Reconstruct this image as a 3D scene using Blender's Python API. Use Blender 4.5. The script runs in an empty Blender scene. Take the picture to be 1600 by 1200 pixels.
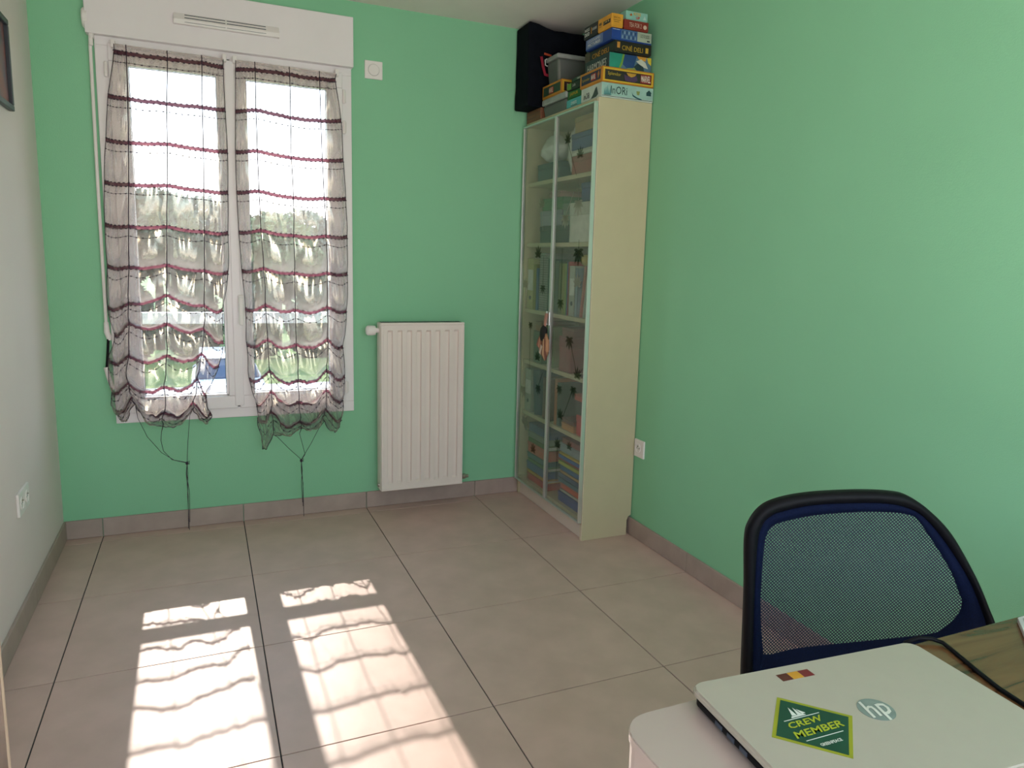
import bpy, bmesh, math, random
from mathutils import Vector, Matrix, noise
random.seed(7)
scene = bpy.context.scene
COL = scene.collection

# ------------------------------------------------------------------ camera
cam_d = bpy.data.cameras.new('camera')
cam = bpy.data.objects.new('camera', cam_d)
COL.objects.link(cam)
cam_d.sensor_fit = 'HORIZONTAL'
cam_d.sensor_width = 36.0
cam_d.lens = 1152.687 * 36.0 / 1600.0
cam_d.shift_x = -37.125 / 1600.0
cam_d.shift_y = -14.474 / 1600.0
cam_d.clip_start = 0.02
cam_d.clip_end = 500
Rv = Vector((0.91232841, -0.40836185, 0.02995771))
Uv = Vector((0.03611249, 0.15312665, 0.98754651))
Dv = Vector((0.40786365, 0.8998849, -0.15444875))
M = Matrix((Rv, Uv, -Dv)).transposed().to_4x4()
M.translation = Vector((0.45552, -3.67280, 1.31437))
cam.matrix_world = M
scene.camera = cam

# ------------------------------------------------------------------ world, sun, exposure
scene.view_settings.view_transform = 'Standard'
scene.view_settings.look = 'None'
scene.view_settings.gamma = 1.0
scene.view_settings.use_curve_mapping = False
scene.view_settings.exposure = 0.35
SKY_STRENGTH = 4.6
SUN_ENERGY = 7.2
world = bpy.data.worlds.new('sky')
scene.world = world
world.use_nodes = True
wn = world.node_tree
wn.nodes.clear()
out = wn.nodes.new('ShaderNodeOutputWorld')
bg = wn.nodes.new('ShaderNodeBackground')
tc = wn.nodes.new('ShaderNodeTexCoord')
sep = wn.nodes.new('ShaderNodeSeparateXYZ')
ramp = wn.nodes.new('ShaderNodeValToRGB')
ramp.color_ramp.elements[0].position = 0.0
ramp.color_ramp.elements[0].color = (1.0, 0.94, 0.90, 1)
ramp.color_ramp.elements[1].position = 0.40
ramp.color_ramp.elements[1].color = (0.50, 0.72, 1.0, 1)
wn.links.new(tc.outputs['Generated'], sep.inputs[0])
wn.links.new(sep.outputs['Z'], ramp.inputs[0])
wn.links.new(ramp.outputs[0], bg.inputs['Color'])
bg.inputs['Strength'].default_value = SKY_STRENGTH
wn.links.new(bg.outputs[0], out.inputs[0])

sun_d = bpy.data.lights.new('sun', 'SUN')
sun_d.energy = SUN_ENERGY
sun_d.angle = math.radians(0.55)
sun_d.color = (1.0, 0.90, 0.78)
sun = bpy.data.objects.new('sun', sun_d)
COL.objects.link(sun)
to_sun = Vector((-0.016, 0.802, 0.598)).normalized()
sun.rotation_euler = to_sun.to_track_quat('Z', 'Y').to_euler()
sun.location = (0, 8, 8)

# ------------------------------------------------------------------ room dimensions (metres)
XL, XR, YB, YR, ZC = -0.152, 2.324, 0.079, -4.75, 2.49

def portal(name, loc, rot, sx, sy):
    d = bpy.data.lights.new(name, 'AREA')
    d.shape = 'RECTANGLE'; d.size = sx; d.size_y = sy
    d.cycles.is_portal = True
    o = bpy.data.objects.new(name, d); COL.objects.link(o)
    o.location = loc; o.rotation_euler = rot
portal('window_portal', (0.61, 0.44, 1.36), (math.radians(-90), 0, 0), 0.98, 1.62)
portal('side_portal', (XL - 0.14, -4.25, 1.09), (0, math.radians(-90), 0), 2.1, 0.7)  # portal for the added side window
portal('rear_portal', (1.1, YR - 0.14, 1.1), (math.radians(90), 0, 0), 2.0, 2.2)  # portal for the added rear window

# ------------------------------------------------------------------ materials
MATS = {}
def N(nt, t, **kw):
    n = nt.nodes.new(t)
    for k, v in kw.items(): setattr(n, k, v)
    return n
def mat(name, col, rough=0.5, var=0.0, vscale=6.0, bump=0.0, bscale=80.0, metal=0.0, spec=0.5, trans=0.0, ior=1.45, col2=None, detail=3.0, stretch=None, coat=0.0):
    if name in MATS: return MATS[name]
    m = bpy.data.materials.new(name); m.use_nodes = True
    nt = m.node_tree; b = nt.nodes['Principled BSDF']
    b.inputs['Base Color'].default_value = (*col, 1)
    b.inputs['Roughness'].default_value = rough
    b.inputs['Metallic'].default_value = metal
    b.inputs['Specular IOR Level'].default_value = spec
    b.inputs['Transmission Weight'].default_value = trans
    b.inputs['IOR'].default_value = ior
    b.inputs['Coat Weight'].default_value = coat
    tcn = N(nt, 'ShaderNodeTexCoord')
    src = tcn.outputs['Object']
    if stretch:
        mp = N(nt, 'ShaderNodeMapping'); mp.inputs['Scale'].default_value = stretch
        nt.links.new(src, mp.inputs[0]); src = mp.outputs[0]
    if var > 0 or col2:
        nz = N(nt, 'ShaderNodeTexNoise'); nz.inputs['Scale'].default_value = vscale; nz.inputs['Detail'].default_value = detail
        nt.links.new(src, nz.inputs['Vector'])
        rp = N(nt, 'ShaderNodeValToRGB')
        c2 = col2 if col2 else tuple(max(0, c * (1 - var)) for c in col)
        rp.color_ramp.elements[0].position = 0.35; rp.color_ramp.elements[0].color = (*c2, 1)
        rp.color_ramp.elements[1].position = 0.68; rp.color_ramp.elements[1].color = (*col, 1)
        nt.links.new(nz.outputs['Fac'], rp.inputs[0]); nt.links.new(rp.outputs[0], b.inputs['Base Color'])
    if bump > 0:
        n2 = N(nt, 'ShaderNodeTexNoise'); n2.inputs['Scale'].default_value = bscale; n2.inputs['Detail'].default_value = 2
        nt.links.new(src, n2.inputs['Vector'])
        bp_ = N(nt, 'ShaderNodeBump'); bp_.inputs['Strength'].default_value = bump; bp_.inputs['Distance'].default_value = 0.002
        nt.links.new(n2.outputs['Fac'], bp_.inputs['Height']); nt.links.new(bp_.outputs[0], b.inputs['Normal'])
    MATS[name] = m
    return m

def wall_mat(name, col):
    m = mat(name, col, 0.62, var=0.05, vscale=1.5, bump=0.25, bscale=260, spec=0.3)
    return m
m_green = wall_mat('green wall paint', (0.285, 0.64, 0.385))
m_white_wall = wall_mat('white wall paint', (0.90, 0.79, 0.77))
m_ceil = mat('white ceiling paint', (0.94, 0.86, 0.80), 0.8, var=0.03, bump=0.15, bscale=200)
m_tile = mat('beige stone tile', (0.69, 0.485, 0.43), 0.42, vscale=7, bump=0.05, bscale=140, col2=(0.60, 0.425, 0.37), detail=6, spec=0.4)
m_skirt = mat('beige skirting tile', (0.47, 0.365, 0.32), 0.45, vscale=9, col2=(0.40, 0.31, 0.27), detail=6, bump=0.05)
m_grout = mat('dark grey grout', (0.055, 0.055, 0.06), 0.9, var=0.2, vscale=40)
m_pvc = mat('white window plastic', (0.92, 0.87, 0.88), 0.35, var=0.02)
m_shutterbox = mat('white shutter box', (0.92, 0.86, 0.87), 0.5, var=0.03, bump=0.1, bscale=300)
m_plastic_white = mat('white plastic', (0.92, 0.86, 0.84), 0.35, var=0.02)
m_gasket = mat('dark rubber gasket', (0.05, 0.05, 0.05), 0.7, var=0.1)
m_slot = mat('dark slot', (0.08, 0.09, 0.12), 0.8, var=0.1)
m_rad = mat('white radiator enamel', (0.90, 0.79, 0.73), 0.35, var=0.02)
m_chrome = mat('brushed brass nickel', (0.5, 0.45, 0.4), 0.3, metal=1.0, var=0.1)
m_alu = mat('brushed aluminium', (0.85, 0.86, 0.85), 0.38, metal=1.0, var=0.06, stretch=(40, 40, 1))
m_cream = mat('cream melamine', (0.58, 0.51, 0.33), 0.45, var=0.03, vscale=12)
m_cream_edge = mat('cream edge strip', (0.82, 0.70, 0.55), 0.5, var=0.05)
m_white_mel = mat('white melamine', (0.84, 0.72, 0.64), 0.4, var=0.03)
m_black = mat('black plastic', (0.006, 0.006, 0.008), 0.5, var=0.1, spec=0.15)
m_black_cloth = mat('black nylon cloth', (0.005, 0.0065, 0.011), 0.85, spec=0.12, var=0.3, vscale=30, bump=0.3, bscale=300)
m_navy = mat('navy blue chair fabric', (0.003, 0.008, 0.036), 0.8, spec=0.15, var=0.35, vscale=300, bump=0.4, bscale=500)
m_thread = mat('dark purple thread', (0.045, 0.03, 0.05), 0.8, var=0.2, vscale=60)

def glass_mat():
    m = bpy.data.materials.new('clear window glass'); m.use_nodes = True
    nt = m.node_tree; nt.nodes.clear()
    o = N(nt, 'ShaderNodeOutputMaterial'); mx = N(nt, 'ShaderNodeMixShader')
    t = N(nt, 'ShaderNodeBsdfTransparent'); t.inputs[0].default_value = (0.95, 0.97, 0.97, 1)
    g = N(nt, 'ShaderNodeBsdfGlossy'); g.inputs['Roughness'].default_value = 0.02
    f = N(nt, 'ShaderNodeFresnel'); f.inputs[0].default_value = 1.35
    ge = N(nt, 'ShaderNodeNewGeometry'); sb_ = N(nt, 'ShaderNodeMath', operation='SUBTRACT'); sb_.inputs[0].default_value = 1.0; ml = N(nt, 'ShaderNodeMath', operation='MULTIPLY')
    nt.links.new(ge.outputs['Backfacing'], sb_.inputs[1]); nt.links.new(sb_.outputs[0], ml.inputs[0]); nt.links.new(f.outputs[0], ml.inputs[1])
    nt.links.new(ml.outputs[0], mx.inputs[0]); nt.links.new(t.outputs[0], mx.inputs[1]); nt.links.new(g.outputs[0], mx.inputs[2])
    nt.links.new(mx.outputs[0], o.inputs[0]); return m
m_glass = glass_mat()

def frosted_mat():
    m = bpy.data.materials.new('frosted door glass'); m.use_nodes = True
    nt = m.node_tree; nt.nodes.clear()
    o = N(nt, 'ShaderNodeOutputMaterial')
    t = N(nt, 'ShaderNodeBsdfTransparent'); t.inputs[0].default_value = (0.86, 0.90, 0.86, 1)
    r = N(nt, 'ShaderNodeBsdfRefraction'); r.inputs['Roughness'].default_value = 0.22; r.inputs['IOR'].default_value = 1.02; r.inputs['Color'].default_value = (0.90, 0.93, 0.90, 1)
    dfs = N(nt, 'ShaderNodeBsdfDiffuse'); dfs.inputs['Color'].default_value = (0.66, 0.70, 0.62, 1)
    g = N(nt, 'ShaderNodeBsdfGlossy'); g.inputs['Roughness'].default_value = 0.25
    f = N(nt, 'ShaderNodeFresnel'); f.inputs[0].default_value = 1.35
    nz = N(nt, 'ShaderNodeTexNoise'); nz.inputs['Scale'].default_value = 7.0
    mr = N(nt, 'ShaderNodeMapRange'); mr.inputs[3].default_value = 0.09; mr.inputs[4].default_value = 0.27
    tcn = N(nt, 'ShaderNodeTexCoord'); nt.links.new(tcn.outputs['Object'], nz.inputs['Vector']); nt.links.new(nz.outputs['Fac'], mr.inputs[0])
    m1 = N(nt, 'ShaderNodeMixShader'); m1.inputs[0].default_value = 0.70
    m2 = N(nt, 'ShaderNodeMixShader'); m3 = N(nt, 'ShaderNodeMixShader')
    nt.links.new(t.outputs[0], m1.inputs[1]); nt.links.new(r.outputs[0], m1.inputs[2])
    nt.links.new(mr.outputs[0], m2.inputs[0]); nt.links.new(m1.outputs[0], m2.inputs[1]); nt.links.new(dfs.outputs[0], m2.inputs[2])
    ge = N(nt, 'ShaderNodeNewGeometry'); sb_ = N(nt, 'ShaderNodeMath', operation='SUBTRACT'); sb_.inputs[0].default_value = 1.0; ml = N(nt, 'ShaderNodeMath', operation='MULTIPLY')
    nt.links.new(ge.outputs['Backfacing'], sb_.inputs[1]); nt.links.new(sb_.outputs[0], ml.inputs[0]); nt.links.new(f.outputs[0], ml.inputs[1])
    nt.links.new(ml.outputs[0], m3.inputs[0]); nt.links.new(m2.outputs[0], m3.inputs[1]); nt.links.new(g.outputs[0], m3.inputs[2])
    nt.links.new(m3.outputs[0], o.inputs[0]); return m
m_frost = frosted_mat()

def sheer_mat(name, tcol, transl, diff, fac, gloss=0.12, shimmer=0.0, dense=False):
    m = bpy.data.materials.new(name); m.use_nodes = True
    nt = m.node_tree; nt.nodes.clear()
    o = N(nt, 'ShaderNodeOutputMaterial')
    t = N(nt, 'ShaderNodeBsdfTransparent'); t.inputs[0].default_value = (*tcol, 1)
    tl = N(nt, 'ShaderNodeBsdfTranslucent'); tl.inputs[0].default_value = (*transl, 1)
    df = N(nt, 'ShaderNodeBsdfDiffuse'); df.inputs[0].default_value = (*diff, 1)
    gl = N(nt, 'ShaderNodeBsdfGlossy'); gl.inputs['Roughness'].default_value = 0.4; gl.inputs['Color'].default_value = (1.0, 0.85, 0.7, 1)
    nz = N(nt, 'ShaderNodeTexNoise'); nz.inputs['Scale'].default_value = 900.0
    tcn = N(nt, 'ShaderNodeTexCoord'); nt.links.new(tcn.outputs['Object'], nz.inputs['Vector'])
    mr = N(nt, 'ShaderNodeMapRange'); mr.inputs[3].default_value = fac - 0.06; mr.inputs[4].default_value = fac + 0.06
    nt.links.new(nz.outputs['Fac'], mr.inputs[0])
    lw = N(nt, 'ShaderNodeLayerWeight'); lw.inputs['Blend'].default_value = 0.5
    pw = N(nt, 'ShaderNodeMath', operation='POWER'); pw.inputs[1].default_value = 2.2; nt.links.new(lw.outputs['Facing'], pw.inputs[0])
    dn = N(nt, 'ShaderNodeMapRange'); dn.inputs[4].default_value = 0.74 if dense else 0.0; nt.links.new(pw.outputs[0], dn.inputs[0]); nt.links.new(mr.outputs[0], dn.inputs[3])
    if not dense: nt.links.new(mr.outputs[0], dn.inputs[4])
    mr = dn
    a = N(nt, 'ShaderNodeMixShader'); a.inputs[0].default_value = 0.45
    b = N(nt, 'ShaderNodeMixShader'); b.inputs[0].default_value = gloss
    c = N(nt, 'ShaderNodeMixShader')
    nt.links.new(tl.outputs[0], a.inputs[1]); nt.links.new(df.outputs[0], a.inputs[2])
    nt.links.new(a.outputs[0], b.inputs[1]); nt.links.new(gl.outputs[0], b.inputs[2])
    last = b
    if shimmer > 0:   # silky yarn scatters the sun forward where the folds lean towards it
        rf = N(nt, 'ShaderNodeBsdfRefraction'); rf.inputs['Roughness'].default_value = 0.30; rf.inputs['IOR'].default_value = 2.2; rf.inputs['Color'].default_value = (1.0, 0.82, 0.58, 1)
        last = N(nt, 'ShaderNodeMixShader'); last.inputs[0].default_value = shimmer
        nt.links.new(b.outputs[0], last.inputs[1]); nt.links.new(rf.outputs[0], last.inputs[2])
    nt.links.new(mr.outputs[0], c.inputs[0]); nt.links.new(t.outputs[0], c.inputs[1]); nt.links.new(last.outputs[0], c.inputs[2])
    nt.links.new(c.outputs[0], o.inputs[0]); return m
m_organza = sheer_mat('mauve organza', (0.94, 0.92, 0.94), (0.92, 0.78, 0.70), (0.34, 0.28, 0.34), 0.31, 0.06, 0.36, True)
m_ribbon = sheer_mat('plum ribbon', (0.70, 0.35, 0.45), (0.20, 0.055, 0.085), (0.06, 0.025, 0.05), 0.93, 0.04)
m_tub = sheer_mat('cloudy translucent plastic', (0.62, 0.70, 0.66), (0.5, 0.55, 0.52), (0.42, 0.46, 0.44), 0.62, 0.08)

def wood_mat(name, c1, c2, c3, scale=1.0):
    m = bpy.data.materials.new(name); m.use_nodes = True
    nt = m.node_tree; b = nt.nodes['Principled BSDF']; b.inputs['Roughness'].default_value = 0.22
    tcn = N(nt, 'ShaderNodeTexCoord'); mp = N(nt, 'ShaderNodeMapping'); mp.inputs['Scale'].default_value = (2.2 * scale, 14 * scale, 14 * scale)
    mp.inputs['Rotation'].default_value = (0, 0, 0.25)
    nz = N(nt, 'ShaderNodeTexNoise'); nz.inputs['Scale'].default_value = 2.0; nz.inputs['Detail'].default_value = 6; nz.inputs['Distortion'].default_value = 1.3
    rp = N(nt, 'ShaderNodeValToRGB'); e = rp.color_ramp.elements
    e[0].position = 0.30; e[0].color = (*c3, 1); e[1].position = 0.72; e[1].color = (*c1, 1)
    k = e.new(0.42); k.color = (*c2, 1)
    nt.links.new(tcn.outputs['Object'], mp.inputs[0]); nt.links.new(mp.outputs[0], nz.inputs['Vector'])
    nt.links.new(nz.outputs['Fac'], rp.inputs[0]); nt.links.new(rp.outputs[0], b.inputs['Base Color'])
    return m
m_desk_wood = wood_mat('veined walnut laminate', (0.20, 0.095, 0.04), (0.13, 0.06, 0.025), (0.03, 0.015, 0.008))
m_brown_door = wood_mat('brown door wood', (0.20, 0.13, 0.08), (0.15, 0.09, 0.055), (0.08, 0.05, 0.03), 0.5)

_pal = {}
def colr(rgb, rough=0.5):
    """plain coloured card, cloth or plastic, with slight print variation"""
    key = (tuple(round(c, 3) for c in rgb), rough)
    if key not in _pal:
        _pal[key] = mat('printed card %d' % len(_pal), rgb, rough, var=0.18, vscale=18)
    return _pal[key]
def srgb(r, g, b):
    f = lambda c: ((c / 255 + 0.055) / 1.055) ** 2.4 if c > 10 else c / 255 / 12.92
    return (f(r), f(g), f(b))

# ------------------------------------------------------------------ mesh helpers
WLOC = {}
def setp(o, label=None, cat=None, group=None, kind=None):
    if label: o['label'] = label
    if cat: o['category'] = cat
    if group: o['group'] = group
    if kind: o['kind'] = kind
    return o
def thing(name, label, cat, loc, group=None):
    o = bpy.data.objects.new(name, None); COL.objects.link(o)
    o.empty_display_size = 0.05; o.location = loc; WLOC[o.name] = Vector(loc)
    return setp(o, label, cat, group)
def obj(name, geo, m, parent=None, smooth=False, bottom=False):
    """geo: bmesh or (verts, faces) in world space -> one mesh object with its own origin"""
    if isinstance(geo, bmesh.types.BMesh):
        me = bpy.data.meshes.new(name); geo.normal_update(); geo.to_mesh(me); geo.free()
    elif isinstance(geo, bpy.types.Mesh): me = geo
    else:
        me = bpy.data.meshes.new(name); me.from_pydata(geo[0], [], geo[1]); me.update()
    if len(me.vertices):
        xs = [v.co for v in me.vertices]
        lo = Vector(tuple(min(v[i] for v in xs) for i in range(3))); hi = Vector(tuple(max(v[i] for v in xs) for i in range(3)))
        c = (lo + hi) / 2
        if parent is None: c.z = lo.z
        me.transform(Matrix.Translation(-c))
    else: c = Vector((0, 0, 0))
    ms = m if isinstance(m, (list, tuple)) else [m]
    for x in ms: me.materials.append(x)
    o = bpy.data.objects.new(name, me); COL.objects.link(o)
    WLOC[o.name] = c.copy()
    if parent:
        o.parent = parent; o.location = c - WLOC[parent.name]
    else: o.location = c
    if smooth:
        for p in me.polygons: p.use_smooth = True
    return o
def struct(name, geo, m, **k):
    o = obj(name, geo, m, **k); o['kind'] = 'structure'; return o
def bx(bm, x0, x1, y0, y1, z0, z1, bev=0.0, seg=2, M4=None):
    b2 = bmesh.new()
    bmesh.ops.create_cube(b2, size=1.0)
    for v in b2.verts: v.co = Vector(((x0 + x1) / 2 + v.co.x * (x1 - x0), (y0 + y1) / 2 + v.co.y * (y1 - y0), (z0 + z1) / 2 + v.co.z * (z1 - z0)))
    if bev > 0: bmesh.ops.bevel(b2, geom=b2.edges[:], offset=bev, segments=seg, affect='EDGES', profile=0.5)
    if M4 is not None: b2.transform(M4)
    merge(bm, b2); return bm
def merge(bm, b2):
    me = bpy.data.meshes.new('tmp'); b2.to_mesh(me); b2.free(); bm.from_mesh(me); bpy.data.meshes.remove(me)
def box(x0, x1, y0, y1, z0, z1, bev=0.0, seg=2, M4=None):
    return bx(bmesh.new(), x0, x1, y0, y1, z0, z1, bev, seg, M4)
def tube(bm, pts, r, n=8, cap=True):
    pts = [Vector(p) for p in pts]; rr = r if isinstance(r, (list, tuple)) else [r] * len(pts)
    rings = []; up = None
    for i, p in enumerate(pts):
        t = (pts[min(i + 1, len(pts) - 1)] - pts[max(i - 1, 0)])
        if t.length < 1e-9: t = Vector((0, 0, 1))
        t.normalize()
        if up is None: up = Vector((0, 0, 1)) if abs(t.z) < 0.9 else Vector((0, 1, 0))
        a = t.cross(up)
        if a.length < 1e-6: a = t.cross(Vector((1, 0, 0)))
        a.normalize(); b = a.cross(t).normalized(); up = b
        rings.append([bm.verts.new(p + (a * math.cos(2 * math.pi * k / n) + b * math.sin(2 * math.pi * k / n)) * rr[i]) for k in range(n)])
    for A, B in zip(rings, rings[1:]):
        for k in range(n): bm.faces.new((A[k], A[(k + 1) % n], B[(k + 1) % n], B[k]))
    if cap:
        bm.faces.new(rings[0][::-1]); bm.faces.new(rings[-1])
    return bm
def lathe(bm, c, axis, prof, n=24):
    """prof: list of (radius, distance along axis)"""
    axis = Vector(axis).normalized(); a = axis.orthogonal().normalized(); b = axis.cross(a)
    c = Vector(c); rings = []
    for r, h in prof:
        rings.append([bm.verts.new(c + axis * h + (a * math.cos(2 * math.pi * k / n) + b * math.sin(2 * math.pi * k / n)) * max(r, 1e-5)) for k in range(n)])
    for A, B in zip(rings, rings[1:]):
        for k in range(n): bm.faces.new((A[k], A[(k + 1) % n], B[(k + 1) % n], B[k]))
    bm.faces.new(rings[0][::-1]); bm.faces.new(rings[-1]); return bm
def prism(bm, poly, o, u, v, w, t, bev=0):
    """extrude 2-D polygon poly in plane (o,u,v) along w by t"""
    o, u, v, w = Vector(o), Vector(u), Vector(v), Vector(w)
    b2 = bmesh.new()
    f = b2.faces.new([b2.verts.new(o + u * p[0] + v * p[1]) for p in poly])
    r = bmesh.ops.extrude_face_region(b2, geom=[f])
    bmesh.ops.translate(b2, verts=[e for e in r['geom'] if isinstance(e, bmesh.types.BMVert)], vec=w * t)
    bmesh.ops.recalc_face_normals(b2, faces=b2.faces[:])
    if bev: bmesh.ops.bevel(b2, geom=b2.edges[:], offset=bev, segments=2, affect='EDGES')
    merge(bm, b2); return bm
def frame_xz(bm, x0, x1, z0, z1, w, y0, y1, bev=0.003):
    bx(bm, x0, x1, y0, y1, z0, z0 + w, bev); bx(bm, x0, x1, y0, y1, z1 - w, z1, bev)
    bx(bm, x0, x0 + w, y0, y1, z0 + w, z1 - w, bev); bx(bm, x1 - w, x1, y0, y1, z0 + w, z1 - w, bev); return bm
def text(body, o, u, v, width, height, depth=0.0003, shear=0.0, bold=0.0):
    """text as mesh, fitted into width x height at o along u (right) and v (up)"""
    cu = bpy.data.curves.new('lettering', 'FONT'); cu.body = body; cu.size = 1.0; cu.resolution_u = 2; cu.offset = bold; cu.shear = shear
    to = bpy.data.objects.new('lettering', cu); COL.objects.link(to)
    dg = bpy.context.evaluated_depsgraph_get()
    me = bpy.data.meshes.new_from_object(to.evaluated_get(dg))
    bpy.data.objects.remove(to); bpy.data.curves.remove(cu)
    xs = [p.co.x for p in me.vertices]; ys = [p.co.y for p in me.vertices]
    x0, x1, y0, y1 = min(xs), max(xs), min(ys), max(ys)
    o, u, v = Vector(o), Vector(u).normalized(), Vector(v).normalized(); n = u.cross(v)
    for p in me.vertices:
        a = (p.co.x - x0) / (x1 - x0) * width; b = (p.co.y - y0) / (y1 - y0) * height
        p.co = o + u * a + v * b + n * depth
    return me

# ------------------------------------------------------------------ room shell
fl = struct('floor', box(XL - 0.1, XR + 0.1, YR - 0.1, YB + 0.02, -0.12, -0.004), m_grout)
xs = [XL, 0, 0.6, 1.2, 1.8, XR]
ys = [YB, 0.0] + [-0.6 * k for k in range(1, 8)] + [YR]
_tm = {}
for j in range(len(ys) - 1):
    for i in range(len(xs) - 1):
        g = 0.0019
        w = xs[i + 1] - xs[i]; d = ys[j] - ys[j + 1]
        key = (round(w, 3), round(d, 3))
        cx, cy = (xs[i] + xs[i + 1]) / 2, (ys[j] + ys[j + 1]) / 2
        if key not in _tm:
            t = obj('floor_tile', box(cx - w / 2 + g, cx + w / 2 - g, cy - d / 2 + g, cy + d / 2 - g, -0.010, 0.0, 0.0008, 1), m_tile, fl)
            _tm[key] = t
        else:
            t = _tm[key].copy(); COL.objects.link(t)
            t.location = Vector((cx, cy, -0.005)) - WLOC[fl.name]
ceil = struct('ceiling', box(XL - 0.1, XR + 0.1, YR - 0.1, YB + 0.1, ZC, ZC + 0.1), m_ceil)
# left wall; its full-height window behind the camera is added to brighten the room
RY0, RY1, RZ1 = -4.60, -3.90, 2.15
b = bmesh.new()
bx(b, XL - 0.12, XL, RY1, YB + 0.01, -0.1, ZC); bx(b, XL - 0.12, XL, YR, RY0, -0.1, ZC); bx(b, XL - 0.12, XL, RY0, RY1, RZ1, ZC); bx(b, XL - 0.12, XL, RY0, RY1, -0.1, 0.0)
struct('wall_left', b, m_white_wall)
struct('wall_right', box(XR, XR + 0.12, YR, YB + 0.01, -0.1, ZC), m_green)
# back wall with window opening X .118-1.098, Z .565-2.20
OX0, OX1, OZ0, OZ1, YO = 0.118, 1.098, 0.565, 2.16, 0.42
b = bmesh.new()
bx(b, XL - 0.12, OX0, YB, YO, -0.1, ZC); bx(b, OX1, XR + 0.12, YB, YO, -0.1, ZC)
bx(b, OX0, OX1, YB, YO, -0.1, OZ0); bx(b, OX0, OX1, YB, YO, OZ1, ZC)
struct('wall_back', b, m_green)
RX0, RX1, RZ2 = 0.10, 2.10, 2.20  # rear wall opening, added to let in more daylight
b = bmesh.new()
bx(b, XL - 0.12, RX0, YR - 0.12, YR, -0.1, ZC); bx(b, RX1, XR + 0.12, YR - 0.12, YR, -0.1, ZC); bx(b, RX0, RX1, YR - 0.12, YR, RZ2, ZC); bx(b, RX0, RX1, YR - 0.12, YR, -0.1, 0.0)
struct('wall_rear', b, m_white_wall)
w3 = struct('added_rear_window', frame_xz(bmesh.new(), RX0, RX1, 0.0, RZ2, 0.06, YR - 0.10, YR - 0.04), m_pvc)  # unseen rear window, added as a source of fill light
obj('mullion', box(1.06, 1.14, YR - 0.10, YR - 0.04, 0.06, RZ2 - 0.06, 0.003), m_pvc, w3)
obj('pane', box(RX0 + 0.06, 1.06, YR - 0.075, YR - 0.07, 0.06, RZ2 - 0.06), m_glass, w3)
obj('pane', box(1.14, RX1 - 0.06, YR - 0.075, YR - 0.07, 0.06, RZ2 - 0.06), m_glass, w3)
b = bmesh.new()
for (a, c, d, e) in ((RY0, RY1, 0.0, 0.06), (RY0, RY1, RZ1 - 0.06, RZ1), (RY0, RY0 + 0.06, 0.06, RZ1 - 0.06), (RY1 - 0.06, RY1, 0.06, RZ1 - 0.06)): bx(b, XL - 0.10, XL - 0.04, a, c, d, e, 0.003)
w2 = struct('added_side_window', b, m_pvc)  # unseen side window, added for extra daylight from the left
obj('pane', box(XL - 0.075, XL - 0.07, RY0 + 0.06, RY1 - 0.06, 0.06, RZ1 - 0.06), m_glass, w2)
# skirting: each piece of tile is a part
H = 0.086
def skirting(name, pieces):
    root = None
    e = thing(name, None, None, pieces[0][0:0] or (0, 0, 0)); e['kind'] = 'structure'
    for p in pieces: obj('skirting_tile', box(*p, 0.0015, 1), m_skirt, e)
    return e
g = 0.0012
skirting('baseboard_back', [(a + g, c - g, YB - 0.010, YB, 0.001, H) for a, c in zip([XL, 0, 0.6, 1.2, 1.8], [0, 0.6, 1.2, 1.8, XR])])
yy = [YB - 0.011, -0.6] + [-0.6 * k for k in range(2, 8)] + [YR + 0.01]
skirting('baseboard_left', [(XL, XL + 0.010, yy[k + 1] + g, yy[k] - g, 0.001, H) for k in range(len(yy) - 1) if yy[k + 1] > -3.8])
skirting('baseboard_right', [(XR - 0.010, XR, yy[k + 1] + g, yy[k] - g, 0.001, H) for k in range(len(yy) - 1)])

# ------------------------------------------------------------------ window
FX0, FX1, FZ0, FZ1 = 0.079, 1.138, 0.525, 2.20
win = struct('window_1', None or frame_xz(bmesh.new(), FX0, FX1, FZ0, FZ1, 0.052, 0.062, 0.125, 0.003), m_pvc)
def sash(x0, x1, gx0, gx1):
    z0, z1, gz0, gz1 = 0.572, 2.155, 0.632, 2.086
    b = bmesh.new()
    for (a, c, d, e) in ((x0, x1, z0, gz0), (x0, x1, gz1, z1), (x0, gx0, gz0, gz1), (gx1, x1, gz0, gz1)):
        bx(b, a, c, 0.046, 0.115, d, e, 0.004)
    s = obj('sash', b, m_pvc, win)
    frame = bmesh.new(); t = 0.010
    for (a, c, d, e) in ((gx0, gx1, gz0, gz0 + t), (gx0, gx1, gz1 - t, gz1), (gx0, gx0 + t, gz0, gz1), (gx1 - t, gx1, gz0, gz1)):
        bx(frame, a, c, 0.056, 0.082, d, e, 0.002)
    obj('glazing_bead', frame, m_pvc, s)
    gk = bmesh.new(); t = 0.0025
    for (a, c, d, e) in ((gx0, gx1, gz0 + 0.010, gz0 + 0.010 + t), (gx0, gx1, gz1 - 0.010 - t, gz1 - 0.010), (gx0 + 0.010, gx0 + 0.010 + t, gz0, gz1), (gx1 - 0.010 - t, gx1 - 0.010, gz0, gz1)):
        bx(gk, a, c, 0.082, 0.086, d, e)
    obj('gasket', gk, m_gasket, s)
    obj('pane', box(gx0 + 0.005, gx1 - 0.005, 0.088, 0.094, gz0 + 0.005, gz1 - 0.005), m_glass, s)
    return s
s1 = sash(0.128, 0.590, 0.190, 0.553)
s2 = sash(0.600, 1.093, 0.658, 1.030)
obj('astragal', box(0.578, 0.618, 0.038, 0.050, 0.585, 2.145, 0.004), m_pvc, win)
obj('joint_shadow', box(0.586, 0.604, 0.050, 0.11, 0.58, 2.15), m_gasket, win)
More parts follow.
